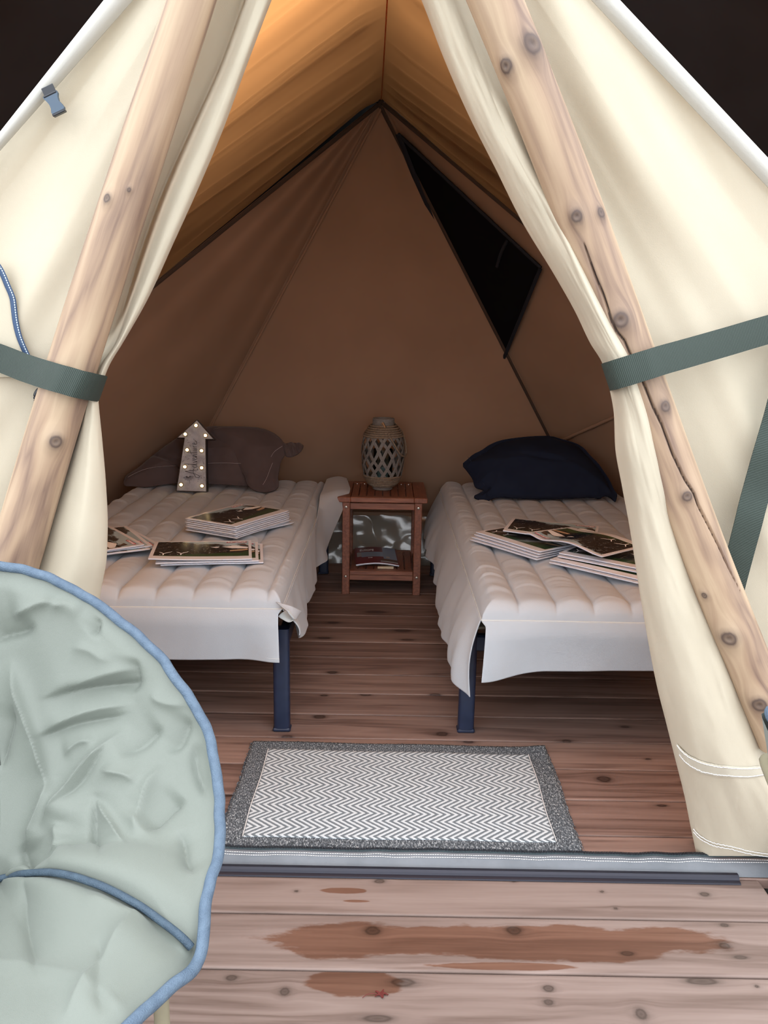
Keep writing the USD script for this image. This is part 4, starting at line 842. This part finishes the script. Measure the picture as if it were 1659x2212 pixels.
gtext('EUROPE', .013, .022, .222, .0014, 'white_print'); gtext('2018', .006, .060, .082, .0014, 'white_print')
obj('wooden_block', box((.012, 3.738, .1195), (.075, .020, .008), bev=.001), M['slat'], label='small pale wooden piece under the guide book on the shelf', cat='wooden block')

# ------------------------------------------------------------------ magazines
MW, MD, MT = .315, .232, .0048
def cover_mat():
    n = {'a': ('attribute', {'attribute': 'st'}), 's': ('separate_xyz', {}), 'm1': ('mapping', {'scale': (5, 7, 1)}), 'n1': ('noise_texture', {'scale': 1.0, 'detail': 6.0, 'roughness': .65}),
         'm2': ('mapping', {'scale': (26, 11, 1), 'rotation': (0, 0, .5)}), 'n2': ('noise_texture', {'scale': 1.0, 'detail': 4.0, 'roughness': .7, 'distortion': .8}), 'tr': ('rgb_ramp', {'ramp': [(.30, (.004, .004, .005)), (.54, (.018, .016, .015)), (.63, (.09, .085, .08)), (.74, (.50, .50, .48))]}),
         'p': ('principled_bsdf', {'roughness': .16})}
    l = [('a.vector', 's.vector'), ('a.vector', 'm1.vector'), ('m1.vector', 'n1.vector'), ('a.vector', 'm2.vector'), ('m2.vector', 'n2.vector'), ('n2.fac', 'tr.fac')]
    def chain(name, terms, const, lo, hi):           # smoothstep of const + sum of w * socket
        prev = None
        for i, (s, w) in enumerate(terms):
            n[f'{name}{i}'] = ('math', {'math_type': 'multiply_add', 'value2': w, 'value3': const if prev is None else 0.0}); l.append((s, f'{name}{i}.value1'))
            if prev: l.append((prev, f'{name}{i}.value3'))
            prev = f'{name}{i}.value'
        n[name] = ('map_range', {'range_type': 'smoothstep', 'from_min': lo, 'from_max': hi, 'clamp': True}); l.append((prev, f'{name}.value')); return f'{name}.result'
    sky_ = chain('sk', [('s.y', 1.0), ('s.x', .35), ('n1.fac', .55)], 0.0, 1.22, 1.30)
    lawn = chain('lw', [('s.y', -1.0), ('s.x', .22), ('n1.fac', .25)], 0.0, -.04, .0)
    mg = [chain('ma', [('s.x', 1.0)], 0.0, .034, .037), chain('mb', [('s.x', -1.0)], 1.0, .028, .031), chain('mc', [('s.y', 1.0)], 0.0, .135, .139), chain('md', [('s.y', -1.0)], 1.0, .048, .052)]
    n['x1'] = ('mix_color', {'b': (.42, .56, .62)}); n['x2'] = ('mix_color', {'b': (.022, .060, .018)}); n['x3'] = ('mix_color', {'a': (.78, .78, .82)})
    l += [(sky_, 'x1.fac'), ('tr.color', 'x1.a'), ('x1.result', 'x2.a'), (lawn, 'x2.fac'), ('x2.result', 'x3.b')]
    prev = mg[0]
    for i, m_ in enumerate(mg[1:]): n[f'mm{i}'] = ('math', {'math_type': 'multiply'}); l += [(prev, f'mm{i}.value1'), (m_, f'mm{i}.value2')]; prev = f'mm{i}.value'
    l += [(prev, 'x3.fac'), ('x3.result', 'p.base_color')]
    return mat('magazine_cover', n, l)
M['cover'] = cover_mat()
def magazine_proto(name, bend):
    p = proto(name); gx, gy = np.meshgrid(np.linspace(0, MW, 26), np.linspace(0, MD, 20), indexing='ij')
    zf = lambda x, y: MT + bend(x / MW, y / MD)
    Pt = np.stack([gx, gy, zf(gx, gy)], -1)
    # the folded booklet: pages with a rounded back edge
    obj('pages', slab(Pt, MT * .92), M['pages'], p, True)
    uv = np.stack([gx / MW, gy / MD], -1).reshape(-1, 2); v, f = slab(Pt + [0, 0, .0005], .0004)
    obj('cover', (v, f), M['cover'], p, True, uv=np.vstack([uv, uv]))
    def prt(nm, poly, m, dz=.0008):
        a = np.array(poly) * [MW, MD]; q, _, T, _ = fill(a, .012); top = np.c_[q, zf(q[:, 0], q[:, 1]) + dz + .0003]
        obj(nm, (top, T), M[m], p, False)
    prt('logo', [(.74, .862), (.955, .862), (.955, .918), (.74, .918)], 'red')
    tm = meshkit.text_mesh('Campings', .0085, .0002, True); v = np.array(tm.vertices); v[:, 0] *= MW * .19 / v[:, 0].max(); v[:, 0] += MW * .752; v[:, 1] += MD * .873; v[:, 2] += zf(v[:, 0], v[:, 1]) + .0014
    obj('logo_lettering', (v, np.array(tm.faces)), M['white_print'], p, False)
    prt('tent_picture', [(.70, .62), (.82, .70), (.965, .60), (.965, .52), (.80, .54)], 'white_print'); prt('roof_picture', [(.84, .79), (.93, .80), (.965, .66), (.90, .70)], 'brown_print', .0011)
    prt('terrace_picture', [(.78, .44), (.965, .50), (.965, .44), (.90, .40), (.78, .38)], 'tan_print'); prt('small_tent_picture', [(.58, .62), (.68, .64), (.65, .56)], 'white_print')
    for cx, cy in ((.13, .25), (.30, .27)):
        for a_, b_ in (((cx, cy), (cx - .05, cy + .09)), ((cx, cy), (cx + .08, cy + .12)), ((cx, cy), (cx, cy - .09))):
            t = np.array(b_) - np.array(a_); s = np.array([-t[1], t[0]]) / np.hypot(*t) * .009
            prt('branch_picture', [np.array(a_) - s, np.array(b_) - s * .6, np.array(b_) + s * .6, np.array(a_) + s], 'white_print', .0009)
    return p
MA = magazine_proto('flat_magazine', lambda u, v: .0006 * np.sin(u * 5) + .0005 * v)
MB = magazine_proto('curled_magazine', lambda u, v: .010 * (np.clip(1 - u, 0, 1) ** 2.2) * (1 - .5 * v) + .001 * np.sin(v * 3))
MC = magazine_proto('wavy_magazine', lambda u, v: .016 * np.sin(np.clip(u * 1.15, 0, 1) * math.pi) ** 2 * (.55 + .45 * v) + .012 * sstep(.75, 1, u) * v)
GRP = 'camping magazines laid out on the beds'
def mag(src, x, y, z, rz, label, rx=0, ry=0): return inst(src, 'magazine', (x, y, z), rz, rx, ry, label=label, cat='magazine', group=GRP)
LZ, RZ = ZT + .016, ZT + .016
h = MT + .0017
# thick stack of seven on the left bed
bx, by = -.512, 2.795; rs = np.random.default_rng(12)
ords = ['lowest', 'second lowest', 'third lowest', 'middle', 'third from the top', 'second from the top', 'topmost']
mag(MA, bx - .025, by + .035, LZ, 52, 'magazine almost hidden under the thick stack on the left bed, one corner showing')
for k in range(7): mag(MA, bx + rs.normal(0, .0022), by + rs.normal(0, .0022), LZ + .006 + k * (h + .0004), 61 + rs.normal(0, .8), f'camping magazine, {ords[k]} of the thick stack of seven on the left bed')
# three fanned out at the front of the left bed
for k, (dx, dy, a, nm) in enumerate(((.034, .012, 9.0, 'undermost'), (.020, .006, 9.4, 'middle'), (0, 0, 9.8, 'uppermost'))):
    mag(MB if k == 2 else MA, -.722 + dx, 2.452 + dy, LZ + .001 + k * h, a, f'{nm} of the three overlapping magazines at the front of the left bed')
# four beside the left door flap
for k, (dx, dy, a, nm) in enumerate(((.012, .012, -53, 'lowest'), (.004, -.006, -60, 'second'), (0, 0, -58, 'third'), (-.035, -.052, -52, 'topmost'))):
    mag(MA, -1.126 + dx, 2.785 + dy, LZ + .002 + k * h, a, f'{nm} of the four magazines fanned beside the left door flap')
# right bed
for k, (dx, dy, a, nm) in enumerate(((-.022, -.012, -52, 'lowest'), (-.016, -.006, -53, 'second'), (-.006, 0, -54, 'third'), (0, .004, -54.5, 'topmost'))):
    mag(MA, .328 + dx, 2.862 + dy, RZ + .002 + k * (h + .0015), a, f'{nm} of the fan of four magazines nearest the aisle on the right bed')
mag(MB, .417, 2.815, RZ + .036, -17, 'dark-covered magazine lying furthest back on the right bed')
for k, (dx, dy, a, nm) in enumerate(((0, 0, -43, 'lowest'), (.004, .006, -42, 'second'), (.030, .020, -39, 'third'), (.036, .028, -38, 'topmost'))):
    mag(MA, .534 + dx, 2.572 + dy, RZ + .001 + k * (h + .0015), a, f'{nm} of the four magazines at the front of the right bed')
mag(MC, .862, 2.628, RZ + .047, 128, 'upside-down wavy magazine lying on top of the others on the right bed')

# ------------------------------------------------------------------ lit arrow sign
pa = lean(Z(413, 1060, ZT + .019), .075, .33)
ar = thing('arrow_sign', 'grey upright arrow sign with nine lit bulbs leaning on the taupe pillow', 'arrow sign')
apx = [(425.4, 908.5), (460.2, 948), (443.4, 948), (445.1, 1061.5), (382, 1059.5), (399.6, 945), (384.6, 945)]
ap = flat(apx, pa)
def ext(poly, z0, z1):
    m = extrude(poly, z1 - z0); v = np.array(m.vertices); v[:, 2] += z0; return v, np.array(m.faces)
ring = Polygon(ap).buffer(.0035, join_style=2)
obj('box', onplane(ext(np.array(ring.exterior.coords)[:-1], -.036, -.001), pa), M['black_plastic'], ar)
inner_ = Polygon(ap)
obj('face', onplane(ext(ap, -.001, .001), pa), speckled('printed_grey_board', (.24, .25, .29), (.42, .44, .50), 26, .5), ar, label='grey printed face board')
o_, u_, v_, n_ = pa
c11 = lambda x, y: (370 + x / 11.645, 890 + y / 11.645)
for x, y in ((625, 340), (355, 560), (862, 592), (403, 955), (765, 975), (345, 1380), (767, 1405), (250, 1830), (775, 1860)):
    q = flat([c11(x, y)], pa)[0]; Mq = frame(o_ + q[0] * u_ + q[1] * v_ + n_ * .001, u_, v_)
    b_ = thing('bulb', parent=ar); 
    obj('bulb_glass', place(lathe([(0, .0105), (.0035, .0098), (.0062, .0075), (.0072, .004), (.0070, 0)], 16), Mq), M['bulb'], b_, True)
    obj('bulb_socket', place(lathe([(.0068, .002), (.0098, .002), (.0105, 0), (.0068, 0)], 16), Mq), M['cup'], b_, True)
# lettering: one handwritten word reading upwards, as pen strokes
S_ = lambda *p: spline(np.array(p, float), 26)
word = [S_((0, -.3), (.5, .5), (.95, 1.75), (1.05, 1.9)), S_((1.05, 1.9), (1.15, .9), (1.3, -.1), (1.55, .05)), S_((.1, .35), (.6, .62), (1.2, .65), (1.45, .55)), S_((0, -.3), (-.35, -.2), (-.3, .2), (.2, .4)),
        S_((2.25, .65), (1.95, .7), (1.8, .3), (2.0, .02), (2.3, .25), (2.45, 1.1), (2.6, 2.0)), S_((2.6, 2.0), (2.45, .8), (2.42, .15), (2.6, .05)), S_((2.75, .65), (2.9, .3), (2.98, .02), (3.15, .4), (3.3, .75)),
        S_((3.4, .3), (3.7, .5), (3.62, .72), (3.45, .5), (3.5, .1), (3.75, .05), (3.95, .3)), S_((4.0, .7), (4.05, .05), (4.2, .5), (4.35, .65), (4.42, .3), (4.5, .05), (4.65, .15)), S_((4.95, 1.5), (4.85, .6), (4.9, .08), (5.1, .1)), S_((4.55, .9), (4.9, 1.0), (5.35, 1.1)),
        S_((5.3, .65), (5.3, .2), (5.45, .03), (5.6, .3), (5.68, .65)), S_((5.68, .65), (5.68, .15), (5.85, .08)), S_((6.05, .6), (6.1, .05)), S_((6.08, .35), (6.2, .62), (6.4, .62)), S_((6.55, .3), (6.85, .5), (6.77, .72), (6.6, .5), (6.65, .1), (6.95, .03), (7.4, .35))]
P0, P1 = flat([c11(660, 1610)], pa)[0], flat([c11(650, 730)], pa)[0]; k_ = np.hypot(*(P1 - P0)) / 7.3
ex = (P1 - P0) / np.hypot(*(P1 - P0)); ey = np.array([-ex[1], ex[0]])
W3 = lambda s: onplane((np.c_[P0 + s[:, :1] * k_ * ex + s[:, 1:2] * k_ * 1.35 * ey, np.full(len(s), .0014)], None), pa)[0]
obj('lettering', join(*[tube(W3(s), .0009, 5) for s in word]), M['black_plastic'], ar, True, label='handwritten dark word reading upwards')
r4 = np.random.default_rng(21); lines = []
c0 = flat([c11(430, 1600)], pa)[0]
for a_ in np.linspace(3.5, 6.1, 22):
    q0, q1 = c0 + .006 * np.array([math.cos(a_), math.sin(a_)]), c0 + (.022 + .004 * r4.random()) * np.array([math.cos(a_), math.sin(a_)])
    if inner_.buffer(-.003).contains(Point(*q1)): lines.append(np.array([q0, q1]))
for k in range(70):
    q = np.array([r4.uniform(*np.array(ap)[:, 0][[4, 3]]), r4.uniform(.03, ap[:, 1].max() - .05)]); s_ = q + np.cumsum(r4.normal(0, .0022, (4, 2)), 0)
    if all(inner_.buffer(-.004).contains(Point(*t)) for t in s_): lines.append(s_)
obj('print_lines', join(*[tube(onplane((np.c_[s, np.full(len(s), .0012)], None), pa)[0], .0005, 4) for s in lines]), plain('grey_ink', (.07, .075, .085), .6), ar, kind='stuff')

# ------------------------------------------------------------------ bucket chairs of sage cloth
rim = [(-40, 1220, 1.38), (20, 1226, 1.378), (80, 1240, 1.372), (180, 1285, 1.355), (270, 1350, 1.33), (350, 1425, 1.30), (400, 1492, 1.27), (440, 1558, 1.24), (461, 1625, 1.205), (473, 1700, 1.165), (476, 1765, 1.125), (470, 1850, 1.07), (455, 1892, 1.04), (446, 1960, 1.00), (441, 2035, .965), (421, 2090, .935), (371, 2132, .895), (332, 2168, .865), (287, 2214, .83), (210, 2285, .785), (90, 2345, .745), (-40, 2362, .735)]
Rm = spline([D(*p) for p in rim], 240)
ctr = D(-40, 1908, 1.14)
axv = Rm[-1] - Rm[0]; axv[2] = 0; axv /= np.linalg.norm(axv); nrm = np.array([axv[1], -axv[0], 0])     # plane through the chair's axis
if (Rm[120] - Rm[0]) @ nrm < 0: nrm = -nrm
mir = lambda p: p - 2 * ((p - Rm[0]) @ nrm)[..., None] * nrm
Rm = Rm + np.linspace(0, 1, 240)[:, None] * 0
Rm[-1] -= ((Rm[-1] - Rm[0]) @ nrm) * nrm; ctr = ctr - ((ctr - Rm[0]) @ nrm) * nrm
loop = np.vstack([Rm, mir(Rm)[-2:0:-1]]); nl_ = len(loop)
seam_i = int(np.argmin(np.linalg.norm(Rm - D(430, 2062, .95), axis=1)))
CH0 = np.array([ctr[0], ctr[1], 0])
def chair_surface(ns_=110):
    i = np.arange(nl_); k = np.minimum(i, nl_ - i); kd_ = k / seam_i                 # 0 at the top of the back, 1 at the seam
    n_in = loop - ctr
    mid = ctr + n_in * .5
    back = sstep(1.0, .2, kd_); seat = sstep(1.0, 1.35, kd_); sm = np.exp(-((kd_ - 1) / .16) ** 2)
    mid = mid + back[:, None] * np.array([.0, .05, -.05]) + sm[:, None] * np.array([0, 0, .095]) + seat[:, None] * np.array([0, -.0, -.022])
    s = np.linspace(0, 1, ns_)[None, :, None]
    P = ctr * (1 - s) ** 2 + 2 * mid[:, None] * s * (1 - s) + loop[:, None] * s ** 2
    return P, kd_
P, kd_ = chair_surface()
nu, nv = P.shape[:2]
tu = np.roll(P, -1, 0) - np.roll(P, 1, 0); tv = np.gradient(P, axis=1); N_ = np.cross(tu, tv); N_ /= np.linalg.norm(N_, axis=2, keepdims=True) + 1e-9
N_[:, 0] = N_[:, 1]
if (N_[0, 60] @ np.array([0, -1, .2])) < 0: N_ = -N_
ang = np.arange(nu)[:, None] / nu * 2 * math.pi; sv = np.linspace(0, 1, nv)[None, :]
isback = sstep(1.02, .93, kd_)[:, None]
ca, sa = np.cos(ang), np.sin(ang)
def ridged(a, b, seed): return 1 - 2 * np.abs(meshkit.noise(np.stack(np.broadcast_arrays(a, b, 0 * a), -1), seed) - .5) * 2
Xc, Yc = (P - CH0) @ nrm, P[..., 2]
_d = P - EYE; _z = np.maximum(_d @ FWD, .2); GX, GY = PW / 2 + FPX * (_d @ RGT) / _z, PH / 2 - FPX * (_d @ UPV) / _z
def folds(segs):                                   # creases of the cloth: soft on one side, sharp on the other
    out = np.zeros_like(GX)
    for (x0, y0, x1, y1, amp, ws, wf) in segs:
        a = np.array([x0, y0], float); t = np.array([x1 - x0, y1 - y0], float); ln = np.hypot(*t); t /= ln; n = np.array([-t[1], t[0]])
        u = ((GX - a[0]) * t[0] + (GY - a[1]) * t[1]) / ln; w = (GX - a[0]) * n[0] + (GY - a[1]) * n[1] + 7 * np.sin(u * 4 + x0)
        env = sstep(-.12, .25, u) * sstep(1.12, .75, u)
        out += amp * env * np.where(w > 0, np.exp(-w / ws), np.exp(w / wf))
    return out
BACKF = [(267, 1585, 114, 1776, .020, 14, 60), (257, 1600, 150, 1745, -.012, 20, 26), (120, 1507, 303, 1463, -.013, 50, 8), (105, 1497, 300, 1450, .009, 9, 40), (286, 1495, 304, 1427, -.009, 7, 26), (42, 1440, 112, 1700, .016, 30, 9), (114, 1690, 78, 1830, .014, 12, 34),
         (20, 1655, 38, 1530, -.012, 9, 26), (88, 1597, 273, 1538, -.010, 26, 9), (100, 1580, 275, 1520, .008, 10, 30), (368, 1625, 413, 1560, -.010, 9, 26), (325, 1800, 402, 1738, -.012, 9, 36), (221, 1728, 225, 1868, -.010, 7, 24), (232, 1735, 275, 1850, .010, 24, 8),
         (-5, 1392, 80, 1347, -.013, 9, 34), (36, 1323, 130, 1302, .011, 12, 30), (125, 1302, 180, 1314, .010, 14, 26), (205, 1366, 227, 1344, -.010, 8, 20), (280, 1628, 354, 1582, -.010, 10, 30), (300, 1818, 360, 1665, .012, 12, 34), (418, 1610, 430, 1716, -.008, 8, 22),
         (60, 1830, 75, 1905, -.010, 10, 30), (150, 1790, 118, 1880, .010, 10, 30), (330, 1500, 400, 1530, .006, 12, 24), (170, 1400, 250, 1420, .006, 20, 12), (250, 1660, 310, 1700, .008, 14, 24), (385, 1810, 420, 1880, -.010, 12, 24), (150, 1625, 215, 1600, .007, 10, 24)]
SEATF = [(60, 1900, 76, 2115, -.010, 14, 50), (300, 1990, 140, 2215, .012, 20, 70), (190, 1960, 330, 2000, .006, 16, 30), (215, 2050, 230, 2200, -.007, 14, 34)]
wrk = 1.6 * folds(BACKF) * sstep(-70, -10, GX) + .022 * nz(Xc * 6, Yc * 5, seed=311) + .006 * nz(Xc * 17 + Yc * 8, Yc * 12, seed=315) + .008 * ridged(Xc * 9 + Yc * 7, Yc * 5 - Xc * 4, 301) ** 3 * sstep(20, -60, GX)
wst = 1.5 * folds(SEATF) + .006 * nz(Xc * 8, (P[..., 1]) * 7, seed=321) + .006 * ridged(Xc * 7 + P[..., 1] * 3, P[..., 1] * 4, 323) ** 3
tuft = -.03 * np.exp(-((sv - .0) / .05) ** 2)
seamdip = -.012 * np.exp(-((kd_[:, None] - 1) / .035) ** 2) * sstep(0, .05, sv)
puff = .018 * np.sin(sv * math.pi) ** .6
disp = (isback * wrk + (1 - isback) * wst + puff) * sstep(1, .93, sv) * sstep(0, .08, sv) + seamdip * sstep(1, .97, sv)
Pd = P + N_ * disp[..., None]
def closed_sheet(A, B):                            # two faces of the padded shell
    Nn = nu * nv; v = np.vstack([A.reshape(-1, 3), B.reshape(-1, 3)])
    i, j = np.meshgrid(np.arange(nu), np.arange(nv - 1), indexing='ij'); i2 = (i + 1) % nu
    q = np.stack([i * nv + j, i2 * nv + j, i2 * nv + j + 1, i * nv + j + 1], -1).reshape(-1, 4)
    return v, q, Nn
def half(sel, name, label=None):
    v, q, Nn = closed_sheet(Pd, P - N_ * (.012 + .012 * np.sin(sv * math.pi))[..., None])
    rows = (q[:, 0] // nv); keep = sel[rows]; f = np.vstack([q[keep], q[keep][:, ::-1] + Nn])
    sgn = 1 if np.cross(v[q[3000, 1]] - v[q[3000, 0]], v[q[3000, 3]] - v[q[3000, 0]]) @ N_.reshape(-1, 3)[q[3000, 0]] > 0 else -1
    f = f if sgn > 0 else f[:, ::-1]
    uq, inv = np.unique(f, return_inverse=True)
    obj(name, (v[uq] - CH0, inv.reshape(-1, 4)), M['chair'], chp, True)
chp = thing('bucket_chair', 'sage green padded bucket chair in the near left corner on the deck', 'chair', CH0)
kk = (kd_ + np.roll(kd_, -1)) / 2
half(kk <= 1.0, 'back_cushion'); half(kk > 1.0, 'seat_cushion')
rimP = loop + .004 * np.stack([nz(np.arange(nl_) * .21, 0, seed=331), nz(np.arange(nl_) * .19, 5, seed=332), nz(np.arange(nl_) * .2, 9, seed=333)], 1)
obj('piping', tube(rimP - CH0, .0085, 10, closed=True), M['piping'], chp, True)
i1, i2 = seam_i, nl_ - seam_i
sl = np.vstack([Pd[i1, ::-1][:-3], Pd[i2][3:]]) ; sl = sl[4:-4]
obj('seam_piping', tube(sl - CH0 + np.array([0, -.002, .007]), .0055, 8), M['seam_piping'], chp, True)
rg_ = loop - CH0 - np.array([0, 0, .022]) + np.array([0, .012, 0]) * 1
obj('frame_ring', tube(ctr - CH0 + (loop - ctr) * .93 + np.array([0, .02, -.03]), .009, 10, closed=True), M['khaki'], chp, True)
ft = [D(346, 2118, .93) - CH0, mir(D(346, 2118, .93)) - CH0]
ax2 = axv
back_ft = [Rm[70] - CH0 + np.array([0, .02, -.04]), mir(Rm[70]) - CH0 + np.array([0, .02, -.04])]
for k in range(2):
    f0 = ft[k]; g0 = np.array([f0[0], f0[1], .012]); obj('leg', tube([f0, lerp(f0, g0, .5), g0], .0105, 12), M['khaki'], chp, True)
    b0 = back_ft[k]; gb_ = np.array([b0[0], b0[1] + .02, .012]) ; obj('leg', tube([b0, lerp(b0, gb_, .5), gb_], .0105, 12), M['khaki'], chp, True)
    obj('cross_brace', tube([lerp(f0, g0, .25), lerp(back_ft[1 - k], np.array([back_ft[1 - k][0], back_ft[1 - k][1], .0]), .75)], .009, 10), M['khaki'], chp, True)
    for q in (g0, gb_): obj('foot', lathe([(0, 0), (.014, 0), (.015, .004), (.014, .022), (0, .022)], 14)[0:2] if False else place(lathe([(0, 0), (.014, 0), (.015, .004), (.014, .022), (0, .022)], 14), np.array([[1, 0, 0, q[0]], [0, 1, 0, q[1]], [0, 0, 1, 0], [0, 0, 0, 1.0]])), M['black_plastic'], chp)
# a second chair, of which the picture's right edge shows only a sliver of piping
RZ2, T2 = 30.0, (.635, .70, 0)
x2 = UsdGeom.Xform.Define(stage, f'/World/{numbered("/World", "bucket_chair")}')
x2.AddTranslateOp().Set(Gf.Vec3d(*T2)); x2.AddRotateZOp().Set(float(RZ2)); x2.GetPrim().GetReferences().AddInternalReference(chp); x2.GetPrim().SetInstanceable(True)
keys(x2.GetPrim(), 'bucket chair at the right edge, only a sliver of its blue piping in view', 'chair')
